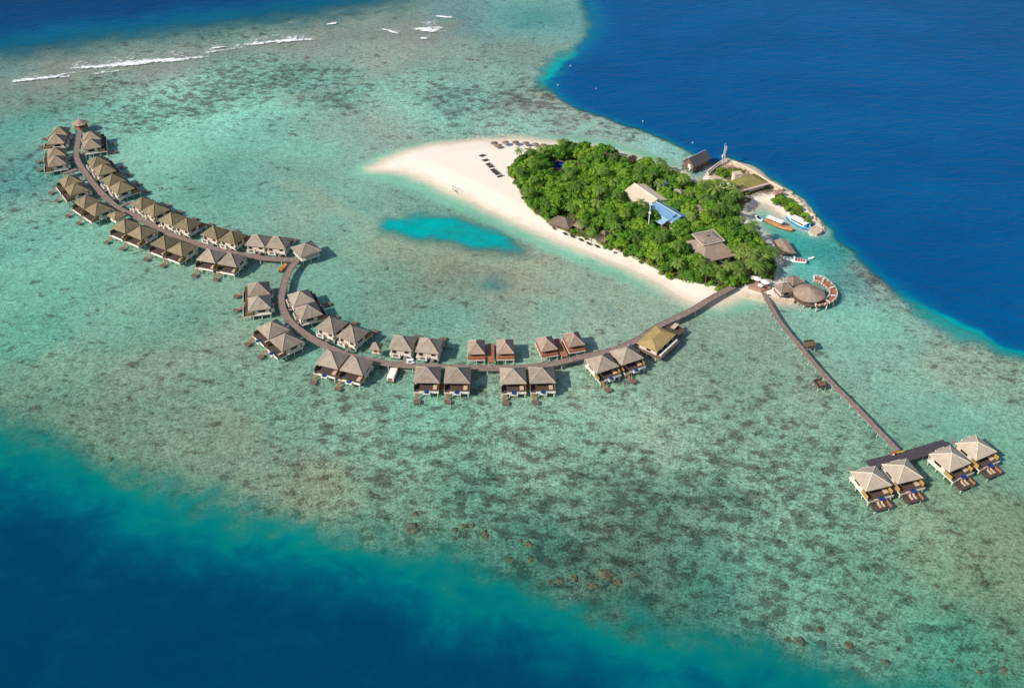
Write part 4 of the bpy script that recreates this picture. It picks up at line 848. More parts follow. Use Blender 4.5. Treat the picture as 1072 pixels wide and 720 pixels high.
def boat_root(name, label, cat, p1, p2, z=0.5):
    a, b_ = at(*p1, z), at(*p2, z); d_ = b_ - a
    return thing(name, label, cat, ((a.x + b_.x) / 2, (a.y + b_.y) / 2, 0), math.atan2(d_.y, d_.x)), d_.length
t, ln = boat_root('small_boat', 'small orange boat moored in the bend of the boardwalk', 'boat', (292.5, 284), (300, 275.5))
hull(ln, 2.3, .7, 'hull', M['orange'], t); MB().box(-ln * .3, ln * .1, -.6, .6, .55, .75).build('cover', M['orange'], t); MB().box(-ln / 2 - .3, -ln / 2 + .1, -.25, .25, .3, 1.1).build('outboard_motor', M['glass'], t)
# boats of the harbour
t, ln = boat_root('passenger_boat', 'orange wooden passenger boat with long white canopy in the small harbour', 'boat', (801.5, 230.5), (829.5, 242))
hull(ln, 3.4, 1.1, 'hull', M['orange'], t, sheer=.9)
MB().box(-ln * .42, ln * .3, -1.3, 1.3, .78, .9).build('floor', M['cushion'], t)
MB().box(-ln * .46, ln * .12, -1.6, 1.6, 2.9, 3.05).build('canopy', M['canvas'], t)
for x in np.linspace(-ln * .43, ln * .09, 5):
    for y in (-1.4, 1.4): MB().cone(x, y, .9, 2.89, .05, .05, 6).build('canopy_post', M['white'], t)
for s in (-1, 1): MB().box(-ln * .4, ln * .06, s * 1.15 - .22, s * 1.15 + .22, .91, 1.35).build('bench', M['orange'], t)
t, ln = boat_root('dive_boat', 'blue and white cabin boat moored along the peninsula', 'boat', (822.5, 227.5), (846.8, 240.3))
t.rotation_euler.z += math.pi
hull(ln, 4.0, 1.3, 'hull', M['boat_blue'], t, sheer=.7)
hull(ln * 1.005, 4.15, 1.5, 'gunwale', M['boat_white'], t, sheer=.72, z0=.75)
MB().box(-ln * .34, ln * .22, -1.6, 1.6, 1.2, 2.75).build('cabin', M['boat_white'], t); MB().box(-ln * .32, ln * .2, -1.64, 1.64, 1.75, 2.4).build('window_band', M['glass'], t)
MB().box(-ln * .4, ln * .26, -1.85, 1.85, 2.8, 2.95).build('cabin_roof', M['canvas'], t); MB().box(-ln * .49, -ln * .345, -1.6, 1.6, 1.3, 1.6).build('stern_deck', M['boat_blue'], t)
for s in (-1, 1): MB().box(-ln * .46, -ln * .41, s * 1.5 - .08, s * 1.5 + .08, 1.6, 2.79).build('roof_post', M['boat_blue'], t)
t, ln = boat_root('speedboat', 'small white speedboat with navy cushions at the harbour beach', 'boat', (798, 231), (790.2, 226))
hull(ln, 2.2, .75, 'hull', M['boat_white'], t); MB().box(-ln * .25, ln * .08, -.7, .7, .6, .9).build('seat', M['navy'], t); MB().box(ln * .1, ln * .16, -.7, .7, .7, 1.35).build('windscreen', M['glass'], t); MB().box(-ln / 2 - .35, -ln / 2 + .05, -.3, .3, .3, 1.2).build('outboard_motor', M['boat_white'], t)
t, ln = boat_root('launch', 'white launch with orange red seat rows beside the brown jetty roof', 'boat', (844.3, 274.4), (819.8, 270.8))
hull(ln, 3.2, 1.1, 'hull', M['boat_white'], t, sheer=.5)
for x in np.linspace(-ln * .38, -ln * .05, 4): MB().box(x - .3, x + .3, -1.15, 1.15, .95, 1.3).build('seat', M['red'], t)
MB().box(ln * .0, ln * .12, -1.1, 1.1, .95, 1.9).build('cabin', M['boat_white'], t); MB().box(ln * .121, ln * .128, -.9, .9, 1.3, 1.8).build('windscreen', M['glass'], t)
t_ = thing('moored_skiff', 'small bare white skiff trailing behind the launch', 'boat', (at(849.5, 270, .3).x, at(849.5, 270, .3).y, 0), R(20))
hull(3.0, 1.2, .35, 'hull', M['boat_white'], t_); MB().box(-.5, -.2, -.5, .5, .2, .4).build('seat', M['cushion'], t_)
# jetty with brown roof
q = [at(*p, 3.3) for p in ((812, 253), (822, 249.2), (834.3, 265), (819, 265.6))]
ctr = sum(q, Vector()) / 4; ax = (q[2] + q[3]) / 2 - (q[0] + q[1]) / 2; rz = math.atan2(ax.y, ax.x)
t = thing('jetty_shelter', 'brown-roofed landing shelter beside the white launch', 'shelter', (ctr.x, ctr.y, 0), rz)
hl, hw = ax.length / 2, 3.0
MB().box(-hl - 2.5, hl - 2.4, -hw + .4, hw - .4, .9, 1.15).build('deck', M['dark_wood'], t)
stilts(t, np.linspace(-hl + .3, hl - 2.8, 4), (-hw + .7, hw - .7), -3, .89, .2)
for x in np.linspace(-hl + .5, hl - 2.6, 4):
    for y in (-hw + .6, hw - .6): MB().cone(x, y, 1.15, 3.1, .12, .12, 6).build('post', M['wood_wall'], t)
rf = MB().gable(hl, hw, 3.0, 3.9).build('roof', M['roof_pink'], t)
MB().tube((-hl, 0, 3.92), (hl, 0, 3.92), .1).build('ridge_cap', CAPS['taupe'], rf)
# round restaurant with curved deck
c = at(847.0, 306.5, 4.4)
t = thing('round_restaurant', 'round restaurant with wide conical thatched roof over the water', 'restaurant', (c.x, c.y, 0))
for i in range(12):
    A_ = i * math.pi / 6
    MB().cone(5.4 * math.cos(A_), 5.4 * math.sin(A_), -1.8, 1.9, .22, .2, 8).build('stilt', M['stilt'], t)
    MB().cone(5.6 * math.cos(A_), 5.6 * math.sin(A_), 2.2, 4.3, .13, .13, 6).build('post', M['wood_wall'], t)
MB().cone(0, 0, 1.9, 2.2, 6.2, 6.2, 32).build('floor', M['wood_wall'], t)
mb = MB(); mb.cone(0, 0, 2.2, 4.2, 4.2, 4.2, 24); mb.build('wall', M['cream'], t)
rf = MB(); rf.cone(0, 0, 4.1, 4.45, 6.6, 6.6, 36).cone(0, 0, 4.46, 7.1, 6.55, .4, 36); rf = rf.build('roof', M['roof_pink'], t)
MB().cone(0, 0, 7.1, 7.4, .45, .15, 10).build('finial', M['roof_brown'], rf)
for quad, lb, zz, zt in ((((821, 292), (832, 289.2), (843, 295.5), (831, 299.6)), 'brown hip-roofed annexe behind the round restaurant', 4.2, 6.0), (((813, 298.5), (824, 296), (832, 305), (815, 307.5)), 'low brown hip-roofed annexe between terrace and round restaurant', 4.2, 6.4)):
    q = [at(*p, zz) for p in quad]; ctr = sum(q, Vector()) / 4; ax = (q[1] + q[2]) / 2 - (q[0] + q[3]) / 2; rz = math.atan2(ax.y, ax.x)
    hx = ax.length / 2 + .3; hy = ((q[1] - q[2]).length + (q[0] - q[3]).length) / 4
    t = thing('annexe', lb, 'annexe', (ctr.x, ctr.y, 0), rz)
    stilts(t, (-hx + .8, hx - .8), (-hy + .8, hy - .8), -1.6, 2.0); MB().box(-hx + .3, hx - .3, -hy + .3, hy - .3, 2.0, 2.3).build('floor', M['wood_wall'], t)
    MB().box(-hx + .8, hx - .8, -hy + .8, hy - .8, 2.3, 4.4).build('wall', M['cream'], t); MB().box(-1.2, 1.2, -hy + .72, -hy + .79, 2.5, 4.0).build('window', M['glass'], t)
    rf = MB().hip(0, 0, hx, hy, zz, zt, hx * .35, 0).build('roof', M['roof_brown'], t); ridge_caps(rf, 0, 0, hx, hy, zz, zt, CAPS['taupe'], hx * .35)
ARC_O = smooth([at(x, y, 2.4) for x, y in [(851.5, 289.3), (860.5, 290.8), (870, 297.5), (876, 306), (874.3, 313.5), (866, 318.7), (853.5, 321)]], 5)
ARC_I = smooth([at(x, y, 2.4) for x, y in [(852, 294.5), (858.5, 297.2), (864.5, 302), (868.5, 307), (866, 312), (861.5, 314.2), (853.5, 316)]], 5)
t = thing('curved_deck', 'crescent dining deck of red timber with white railings round the restaurant', 'deck')
k = len(ARC_O); mb = MB()
mb.v = [(p.x, p.y, 2.1) for p in ARC_O] + [(p.x, p.y, 2.1) for p in ARC_I] + [(p.x, p.y, 2.4) for p in ARC_O] + [(p.x, p.y, 2.4) for p in ARC_I]
for i in range(k - 1):
    mb.f += [(i, i + 1, k + i + 1, k + i), (2 * k + i, 3 * k + i, 3 * k + i + 1, 2 * k + i + 1), (i, 2 * k + i, 2 * k + i + 1, i + 1), (k + i, k + i + 1, 3 * k + i + 1, 3 * k + i)]
mb.f += [(0, k, 3 * k, 2 * k), (k - 1, 3 * k - 1, 4 * k - 1, 2 * k - 1)]
mb.build('deck', M['red_wood'], t)
for arc in (ARC_O, ARC_I):
    strip(arc, .12, 3.15, 3.3).build('handrail', M['white'], t)
    for p in arc[::2]: MB().box(p.x - .16, p.x + .16, p.y - .16, p.y + .16, 2.41, 3.5).build('railing_post', M['white'], t)
for p in ARC_O[1::4]: MB().cone(p.x, p.y, -1.8, 2.09, .3, .26, 8).build('stilt', M['stilt'], t)
for p, q in zip(ARC_I[::6], ARC_O[::6]):
    for f in (.35, .7):
        w_ = p.lerp(q, f)
        tt = thing('dining_table', 'white table with stools on the crescent dining deck', 'table', (w_.x, w_.y, 2.4), 0, 'tables on the crescent dining deck')
        MB().cone(0, 0, .68, .74, .5, .5, 12).build('top', M['canvas'], tt); MB().cone(0, 0, 0, .67, .08, .06, 6).build('leg', M['white'], tt)
#%%PART3

# ------------------------------------------------------------------ island buildings
def quad_frame(quad, z):
    q = [at(*p, z) for p in quad]; ctr = sum(q, Vector()) / 4
    ax = (q[1] + q[2]) / 2 - (q[0] + q[3]) / 2; rz = math.atan2(ax.y, ax.x)
    return ctr, rz, ax.length / 2, ((q[1] - q[2]).length + (q[0] - q[3]).length) / 4
FOOT = []                                              # ground taken by buildings (centre, turn, half length, half width)
# dark gabled house on stilts at the reef edge
r0, r1 = at(720.5, 166, 7.6), at(738.8, 157.2, 7.6); ax = r1 - r0; rz = math.atan2(ax.y, ax.x); hl = ax.length / 2; ctr = (r0 + r1) / 2
t = thing('gabled_house', 'dark grey gabled house on stilts at the reef edge behind the trees', 'house', (ctr.x, ctr.y, 0), rz)
stilts(t, np.linspace(-hl + .7, hl - .7, 4), (-3.2, 0, 3.2), -2, 1.7, .25, 'wood_wall')
MB().box(-hl - .2, hl - .2, -3.9, 3.9, 1.7, 2.0).build('floor', M['wood_wall'], t)
mb = MB(); mb.box(-hl + .7, hl - .7, -3.4, 3.4, 2.0, 4.6)
n = len(mb.v); x0, x1 = -hl + .7, hl - .7
mb.v += [(x0, -3.4, 4.6), (x0, 3.4, 4.6), (x0, 0, 7.2), (x1, -3.4, 4.6), (x1, 3.4, 4.6), (x1, 0, 7.2)]; mb.f += [(n + 1, n, n + 2), (n + 3, n + 4, n + 5)]
wl = mb.build('wall', M['wood_wall'], t)
for x in (-3.5, -.8, 1.9, 4.2): MB().box(x - .6, x + .6, -3.46, -3.41, 2.6, 4.0).build('window', M['glass'], t)
d_ = MB().box(x0 - .06, x0 - .01, -1.7, .1, 2.1, 4.3).build('door', M['white'], t); MB().box(x0 - .1, x0 - .06, -.2, -.1, 3.0, 3.3).build('handle', M['metal'], d_)
MB().box(x0 - 1.6, x0 - .01 - .12, -2.6, -1.9, 2.0, 2.9).build('porch_bench', M['boat_white'], t)
mb = MB(); th = .22; n = 0
for s in (-1, 1):
    k = len(mb.v); y = s * 4.3
    mb.v += [(-hl, y, 4.15), (hl, y, 4.15), (hl, 0, 7.6), (-hl, 0, 7.6), (-hl, y, 4.15 + th), (hl, y, 4.15 + th), (hl, 0, 7.6 + th), (-hl, 0, 7.6 + th)]
    mb.f += [tuple(k + i for i in qq) for qq in ((0, 1, 2, 3), (4, 5, 6, 7), (0, 1, 5, 4), (0, 3, 7, 4), (1, 2, 6, 5))]
rf = mb.build('roof', M['roof_grey'], t)
mb = MB()
for s in (-1, 1): mb.tube((-hl - .08, s * 4.3, 4.25), (-hl - .08, 0, 7.7), .13)
mb.build('barge_board', M['red_wood'], rf); MB().tube((-hl, 0, 7.85), (hl, 0, 7.85), .12).build('ridge_cap', M['metal'], rf)
# long pale roof
def gabled(name, label, ridge_a, ridge_b, zr, ze, hw, roof, wall='cream', cat='building', over=.5, base=.9):
    a, b_ = at(*ridge_a, zr), at(*ridge_b, zr); ax = b_ - a; rz = math.atan2(ax.y, ax.x); hl = ax.length / 2; c = (a + b_) / 2
    t = thing(name, label, cat, (c.x, c.y, base), rz); ze -= base; zr -= base
    mb = MB(); mb.box(-hl + over, hl - over, -hw + over, hw - over, 0, ze)
    n = len(mb.v); x0, x1, y0 = -hl + over, hl - over, hw - over
    zz = zr - (zr - ze) * y0 * 0 / hw - .25
    mb.v += [(x0, -y0, ze), (x0, y0, ze), (x0, 0, zz), (x1, -y0, ze), (x1, y0, ze), (x1, 0, zz)]; mb.f += [(n + 1, n, n + 2), (n + 3, n + 4, n + 5)]
    mb.build('wall', M[wall], t)
    rf = MB().gable(hl, hw, ze, zr, .2).build('roof', M[roof], t)
    MB().tube((-hl, 0, zr + .02), (hl, 0, zr + .02), .12).build('ridge_cap', M['white'], rf)
    FOOT.append((c.x, c.y, rz, hl, hw)); return t, hl, hw, ze, zr
t, hl, hw, ze, zr = gabled('staff_building', 'long building with beige roof rising among the trees', (663, 192.5), (687.5, 209.5), 8.2, 6.0, 7.0, 'roof_beige')
for y in (-2.2, .6): MB().box(hl - .56, hl - .44, y - .7, y + .7, 3.4, 5.0).build('window', M['glass'], t)
MB().box(-hl, hl, .3, .55, zr + .14, zr + .6).build('ridge_parapet', M['white'], t)
FOOT.append((at(697, 236, 3)[0], at(697, 236, 3)[1], rz, 9, 5)); t, hl, hw, ze, zr = gabled('workshop', 'workshop with blue corrugated roof among the trees below the beige roof', (686.5, 211), (713, 226.5), 7.6, 5.6, 4.6, 'roof_blue')
for x0_, x1_, mt in ((-hl * .8, -hl * .25, 'roof_blue'), (-.1 * hl, hl * .62, 'blue_pale')):
    mb = MB(); k = 0; yA, yB = -hw - 4.2, -hw + .4
    mb.v = [(x0_, yA, ze - 1.2), (x1_, yA, ze - 1.2), (x1_, yB, ze - .1), (x0_, yB, ze - .1), (x0_, yA, ze - 1.05), (x1_, yA, ze - 1.05), (x1_, yB, ze + .05), (x0_, yB, ze + .05)]
    mb.f = [(0, 3, 2, 1), (4, 5, 6, 7), (0, 1, 5, 4), (1, 2, 6, 5), (2, 3, 7, 6), (3, 0, 4, 7)]; mb.build('lean_to_roof', M[mt], t)
    for x in (x0_ + .3, x1_ - .3): MB().cone(x, yA + .3, -.3, ze - 1.2, .09, .09, 6).build('lean_to_post', M['metal'], t)
c, rz, hx, hy = quad_frame(((719.5, 214.5), (732, 213), (739, 219.8), (726, 223)), 5.6)
t = thing('service_hut', 'small service hut with pale grey roof among the trees', 'hut', (c.x, c.y, .9), rz); FOOT.append((c.x, c.y, rz, hx, hy))
MB().box(-hx + .5, hx - .5, -hy + .5, hy - .5, 0, 4.5).build('wall', M['wood_wall'], t); MB().hip(0, 0, hx, hy, 4.4, 5.7, hx * .6, 0, .2).build('roof', M['roof_pink'], t)
MB().box(hx - .49, hx - .43, -.6, .6, .2, 3).build('door', M['dark_wood'], t)
# main restaurant: flat-topped upper roof over a spreading lower one
c, rz, hx, hy = quad_frame(((724, 246.8), (746, 241), (758.8, 253.8), (736, 258)), 8.6)
t = thing('restaurant', 'large restaurant with two-tier brown thatched roof among palms', 'restaurant', (c.x, c.y, .9), rz); FOOT.append((c.x, c.y - 4, rz, hx + 2.5, hy + 5)); FOOT.append((c.x + 3, c.y - 11, rz, hx, hy + 3))
MB().box(-hx - 1.2, hx + 1.2, -hy - 4.5, hy + 1, 0, 3.9).build('wall', M['cream'], t)
for x in (-4, 0, 4): MB().box(x - 1.2, x + 1.2, -hy - 4.57, -hy - 4.51, .6, 3).build('window', M['glass'], t)
MB().hip(0, -2.2, hx + 2.8, hy + 4.2, 3.6, 7.7, hx * .8, hy * .6, .3).build('lower_roof', M['roof_pink'], t)
rf = MB().hip(0, 0, hx, hy, 8.0, 9.1, hx * .5, hy * .3, .3).build('upper_roof', M['roof_taupe'], t)
mb = MB()
for s in (-1, 1): mb.tube((-hx, s * hy, 8.35), (hx, s * hy, 8.35), .14).tube((s * hx, -hy, 8.35), (s * hx, hy, 8.35), .14)
mb.build('eave_trim', M['cream'], rf); MB().box(-.8, .8, -.2, .2, 9.0, 9.5).build('vent', M['dark_wood'], rf)
# thatched huts along the front beach
for (ax_, ay, bx, by, zz, hw, lb) in ((580, 227.2, 598, 232.6, 4.6, 4.2, 'long brown thatched hut at the edge of the front beach'), (605.5, 231.8, 611, 234, 4.6, 2.8, 'small brown thatched hut right of the long hut on the front beach'), (628.5, 243, 636, 245.5, 5.0, 4.0, 'pointed brown thatched hut behind bushes near the middle of the front beach')):
    a, b_ = at(ax_, ay, zz - .5), at(bx, by, zz - .5); ax = b_ - a; rz = math.atan2(ax.y, ax.x); c = (a + b_) / 2; hl = ax.length / 2 + 1.2
    t = thing('beach_hut', lb, 'hut', (c.x, c.y, 1.0), rz, 'thatched huts on the front beach'); FOOT.append((c.x, c.y, rz, hl, hw))
    MB().box(-hl + 1, hl - 1, -hw + 1, hw - 1, 0, 2.2).build('wall', M['wood_wall'], t); MB().box(-.6, .6, -hw + .94, -hw + .99, .1, 2).build('door', M['dark_wood'], t)
    MB().hip(0, 0, hl, hw, 1.6, zz, max(hl - hw, .5) * .8, 0, .3).build('roof', M['roof_brown'], t)
# telecom mast
bpt = at(678.3, 241.5, 4.0); 
t = thing('mast', 'slim pale mast rising from the trees in front of the blue roof', 'mast', (bpt.x, bpt.y, .9))
MB().cone(0, 0, 0, 18.2, .32, .2, 8).build('pole', M['metal'], t); MB().box(-.6, .6, -.6, .6, 17.0, 18.6).build('antenna_box', M['boat_white'], t)
MB().box(-.5, .5, -.5, .5, 12.2, 13.0).build('equipment_box', M['boat_white'], t)
# pool and small roofs between trees
c = at(584.5, 173, 1.6)
t = thing('swimming_pool', 'deep blue swimming pool in a clearing among the trees', 'pool', (c.x, c.y, 1.5)); FOOT.append((c.x, c.y - 4, 0, 4.4, 7.5)); FOOT.append((c.x + 8, c.y - 2, 0, 4, 6))
MB().cone(0, 0, -1.0, .42, 4.6, 4.6, 24).build('surround', M['brick'], t); MB().cone(0, 0, .43, .46, 3.9, 3.9, 24).build('water', M['pool_navy'], t)
c = at(597, 172, 2.4)
t = thing('pool_cabana', 'small salmon tiled cabana beside the blue pool', 'cabana', (c.x, c.y, .9), .3)
MB().box(-1.3, 1.3, -1.3, 1.3, 0, 2).build('wall', M['cream'], t); MB().hip(0, 0, 1.8, 1.8, 2, 3.0, t=.15).build('roof', M['brick'], t)
c = at(694, 194, 5.5)
t = thing('tarpaulin_shelter', 'small bright blue tarpaulin shelter between treetops', 'shelter', (c.x, c.y, .9), .4); FOOT.append((c.x, c.y, 0, 3, 3))
MB().hip(0, 0, 2.6, 1.8, 5.6, 6.3, 1.6, 0, .1).build('canopy', M['roof_blue'], t)
for x in (-2.3, 2.3):
    for y in (-1.5, 1.5): MB().cone(x, y, 0, 5.6, .08, .08, 6).build('post', M['metal'], t)
c = at(710, 200.5, 5.2)
t = thing('store_hut', 'tiny grey-roofed store hut half hidden by trees near the dark house', 'hut', (c.x, c.y, .9), -.4); FOOT.append((c.x, c.y, 0, 2.5, 2.5))
MB().box(-1.6, 1.6, -1.3, 1.3, 0, 4.4).build('wall', M['wood_wall'], t); MB().hip(0, 0, 2.3, 1.9, 4.4, 5.6, .8, 0, .15).build('roof', M['roof_taupe'], t)
# ---- peninsula
ZP = 1.4
def poly_thing(name, label, cat, px, z0, z1, mat, part, zproj=None):
    q = [at(x, y, z1 if zproj is None else zproj) for x, y in px]; c = sum(q, Vector()) / len(q)
    t = thing(name, label, cat, (c.x, c.y, z0))
    MB().prism([(p.x - c.x, p.y - c.y) for p in q], 0, z1 - z0).build(part, M[mat], t); return t, c
# sea wall round the point
SW = smooth([at(x, y, 1.5) for x, y in [(741, 182), (747, 176.5), (755.5, 170.8), (767.5, 170.6), (777, 175), (786.5, 179.6), (802, 189.6), (819, 199)]], 3)
t = thing('sea_wall', 'pale stone sea wall along the deep-water side of the point', 'wall'); strip(SW, 1.3, -1.2, 1.9).build('wall', M['stone'], t); strip(SW, .5, 1.9, 2.5, .35).build('parapet', M['cream'], t)
t, c = poly_thing('paved_path', 'beige paved terrace with pale steps on the point', 'terrace', ((742.2, 185.2), (751.5, 183), (761, 188.8), (766.2, 195.3), (761.2, 198), (752, 192.6)), .9, 1.9, 'stone', 'paving')
MB().box(-1.5, 3.8, -4.6, -1.0, 1.0, 1.25).build('pale_steps', M['canvas'], t)
t, c = poly_thing('red_terrace', 'salmon paved terrace between green shrubs and the mossy roof', 'terrace', ((759, 173), (767, 172.8), (785, 181.6), (781, 184), (766, 179.5), (760.5, 176.5)), .9, 1.85, 'brick', 'paving')
for x, y in ((-3, 1.2), (-.5, .6), (2.5, -.6), (4.6, -1.6)): MB().box(x - .8, x + .8, y - .5, y + .5, .96, 1.7).build('planter', M['wood_wall'], t)
c = at(770.5, 190, 1.6)
t = thing('stair_tower', 'square beige stair tower rising beside the mossy thatched roof', 'tower', (c.x, c.y, 1.0), R(12))
MB().box(-2.0, 2.0, -1.7, 1.7, 0, 5.2).build('wall', M['cream'], t); MB().box(-2.15, 2.15, -1.85, 1.85, 5.2, 5.55).build('roof', M['roof_beige'], t); MB().box(-.5, .5, -1.77, -1.71, .2, 2.4).build('door', M['dark_wood'], t)
mq = [(771.5, 200), (765.2, 189), (776.5, 184.2), (789.5, 181.4), (797, 185.2), (803.5, 191)]
q = [at(x, y, 4.4) for x, y in mq]; c = sum(q, Vector()) / len(q)
t = thing('dive_centre', 'large building with moss-green thatched roof on the point', 'building', (c.x, c.y, .9)); FOOT.append((c.x, c.y, 0, 7, 7)); FOOT.append((at(788, 205, 3)[0], at(788, 205, 3)[1], R(25), 11, 5))
loc2 = [(p.x - c.x, p.y - c.y) for p in q]
MB().prism([(x * .86, y * .86) for x, y in loc2], 0, 3.1).build('wall', M['cream'], t)
mb = MB(); k = len(loc2); area = sum(loc2[i][0] * loc2[(i + 1) % k][1] - loc2[(i + 1) % k][0] * loc2[i][1] for i in range(k))
lp = loc2 if area > 0 else loc2[::-1]
mb.v = [(x, y, 3.0) for x, y in lp] + [(x, y, 3.35) for x, y in lp] + [(x * .35, y * .35, 4.9) for x, y in lp]
mb.f = [tuple(range(k - 1, -1, -1)), tuple(range(2 * k, 3 * k))] + [(i, (i + 1) % k, k + (i + 1) % k, k + i) for i in range(k)] + [(k + i, k + (i + 1) % k, 2 * k + (i + 1) % k, 2 * k + i) for i in range(k)]
rf = mb.build('roof', M['roof_moss'], t)
a, b_ = at(771.5, 200.4, 4.2), at(804.5, 191.5, 4.2)
fs = strip([a - Vector((c.x, c.y, 0)), b_ - Vector((c.x, c.y, 0))], 1.7, 2.7, 3.3); fs.build('fascia_canopy', M['pinkish'], t)
c, rz, hx, hy = quad_frame(((806, 200.8), (817.5, 198), (820, 200.4), (812, 205)), 3.6)
t = thing('boat_house', 'small hut with pale pink roof beside the bay beach on the point', 'hut', (c.x, c.y, .9), rz)
MB().box(-hx + .4, hx - .4, -hy + .4, hy - .4, 0, 2.4).build('wall', M['cream'], t); MB().hip(0, 0, hx, hy, 2.4, 3.3, hx * .5, 0, .2).build('roof', M['brick'], t); MB().box(-.5, .5, -hy + .33, -hy + .39, .1, 2).build('door', M['dark_wood'], t)
# flag mast at the corner of the point
bpt = at(756, 171.5, 1.8)
t = thing('flagpole', 'flagpole with pale pink banner and blue top flag at the corner of the point', 'flagpole', (bpt.x, bpt.y, 1.2))
MB().cone(0, 0, 0, 12.4, .16, .1, 8).build('pole', M['metal'], t)
mb = MB()
for i in range(9):
    z0_ = 2.2 + i * .95; mb.box(.1 + .08 * math.sin(i * 1.3), 1.05 + .22 * math.sin(i * 1.1), -.1 + .1 * math.sin(i), .1 + .1 * math.sin(i), z0_, z0_ + .93)
mb.build('banner', M['pinkish'], t)
MB().box(.1, .9, -.08, .12, 10.9, 12.3).build('flag', M['blue_cloth'], t); MB().box(-.7, -.1, -.4, .4, 4.2, 5.6).build('sign_board', M['boat_white'], t)
# pale breakwater rocks at the tip of the point, each rock a thing
rnd = random.Random(5)
def rock_mesh(seed, name='rock', sq=.6, fr_=1.1, amp_=.35):
    import bmesh
    bm = bmesh.new(); bmesh.ops.create_icosphere(bm, subdivisions=3, radius=1)
    for v in bm.verts:
        f = 1 + amp_ * mnoise.noise(v.co * fr_ + Vector((seed * 7.1, 0, 0))) + .12 * mnoise.noise(v.co * 3.2 + Vector((0, seed * 3.7, 0)))
        v.co = Vector((v.co.x * f, v.co.y * f, v.co.z * f * sq))
    me = bpy.data.meshes.new(name); bm.to_mesh(me); bm.free(); return me
RM = [rock_mesh(i) for i in range(4)]
for me in RM: me.materials.append(M['stone'])
edge = [at(x, y, .3) for x, y in [(826, 201.5), (833, 207), (839, 213), (845, 219), (850, 225), (855, 231), (860, 237), (861, 241.5), (856, 244.5), (849, 243.5)]]
for a, b_ in zip(edge[:-1], edge[1:]):
    nk = max(2, int((b_ - a).length / 1.5))
    for i in range(nk):
        p = a.lerp(b_, (i + rnd.random() * .6) / nk)
        o = bpy.data.objects.new('rock', RM[rnd.randrange(4)]); COL.objects.link(o); s = rnd.uniform(.7, 1.35)
        o.location = (p.x + rnd.uniform(-.6, .6), p.y + rnd.uniform(-.6, .6), .35); o.scale = (s, s, s); o.rotation_euler = (0, 0, rnd.random() * 6)
        tag(o, 'pale boulder in the rock edging round the tip of the point', 'rock', 'boulders edging the tip of the point')
t, c = poly_thing('quay', 'rounded pale stone quay at the tip of the point', 'quay', ((846.5, 240.4), (849, 238), (853, 236.3), (857, 236.8), (860, 238.8), (861, 241.2), (859.5, 243.4), (856, 244.6), (851.5, 244), (848, 242.6)), -.8, 1.75, 'stone', 'wall')
# beach-side wall and terrace near the jetty root
WL = [at(x, y, 1.3) for x, y in [(776, 306.3), (800, 310.5), (831.5, 314.5)]]
t = thing('retaining_wall', 'low pale retaining wall on the beach at the foot of the jetty', 'wall'); strip(WL, 1.0, -1.0, 1.55).build('wall', M['stone'], t); strip(WL, .7, 1.55, 1.75).build('coping', M['cream'], t)
t, c = poly_thing('bar_terrace', 'sandy paved bar terrace under white parasols by the jetty', 'terrace', ((786, 292), (802, 294), (807, 301), (797, 304), (783, 300)), .6, 1.62, 'brick', 'paving')
def parasol(label, px, r=1.9, h=3.0, mat='canvas', group=None, base=1.2, thatch=False):
    p = at(px[0], px[1], base + h)
    t = thing('parasol', label, 'parasol', (p.x, p.y, base), 0, group)
    MB().cone(0, 0, 0, h, .07, .06, 6).build('pole', M['wood_wall'], t)
    MB().cone(0, 0, h - .75, h + .1, r, .1, 10).build('canopy', M[mat], t)
    return t
parasol('white parasol on the bar terrace nearest the jetty foot', (796.7, 297), 1.3, 2.8, 'canvas', 'white parasols on the bar terrace', 1.62)
parasol('large white parasol at the right edge of the bar terrace', (801.6, 293.3), 2.1, 3.0, 'canvas', 'white parasols on the bar terrace', 1.62)
parasol('white parasol at the upper edge of the bar terrace under palms', (793.3, 290), 1.9, 3.0, 'canvas', 'white parasols on the bar terrace', 1.62)
parasol('white parasol farthest left on the bar terrace', (789, 289), 1.5, 3.0, 'canvas', 'white parasols on the bar terrace', 1.62)
for i, (x, y) in enumerate(((517.4, 148.6), (529, 147.9), (539.8, 147.8), (550.5, 148.6), (521, 151.4), (560.5, 150), (569, 151), (577, 152))):
    wd = ('leftmost', 'second', 'third', 'fourth', 'front', 'fifth', 'sixth', 'last')[i]
    lb = 'brown thatched parasol on the back beach, %s of the shoreline row' % wd if i != 4 else 'brown thatched parasol on the back beach standing in front of the row'
    parasol(lb, (x, y), 2.1, 2.6, 'roof_brown', 'thatched parasols along the back beach', .8)
# loungers on the sand
BL = None
def beach_lounger(px, rz, label, group):
    global BL
    p = at(px[0], px[1], 1.2); gz = max(ground_z(p.x, p.y), .2)
    if BL is None:
        BL = thing('beach_lounger', '', 'sun lounger')
        MB().box(-.42, .42, -1.1, .6, .3, .45).build('frame', M['lounger'], BL); MB().box(-.38, .38, -1.05, .55, .455, .6).build('mattress', M['lounger'], BL)
        mb = MB(); mb.v = [(-.42, .6, .32), (.42, .6, .32), (.42, 1.2, .8), (-.42, 1.2, .8), (-.42, .6, .52), (.42, .6, .52), (.42, 1.15, .98), (-.42, 1.15, .98)]
        mb.f = [(0, 3, 2, 1), (4, 5, 6, 7), (0, 1, 5, 4), (1, 2, 6, 5), (2, 3, 7, 6), (3, 0, 4, 7)]; mb.build('backrest', M['lounger'], BL)
        for x in (-.36, .36):
            for y in (-1.0, .5): MB().box(x - .05, x + .05, y - .05, y + .05, -.1, .3).build('leg', M['lounger'], BL)
        o = BL
    else: o = copy_tree(BL)
    o.location = (p.x, p.y, gz); o.rotation_euler = (0, 0, rz); o['label'] = label; o['group'] = group; return o
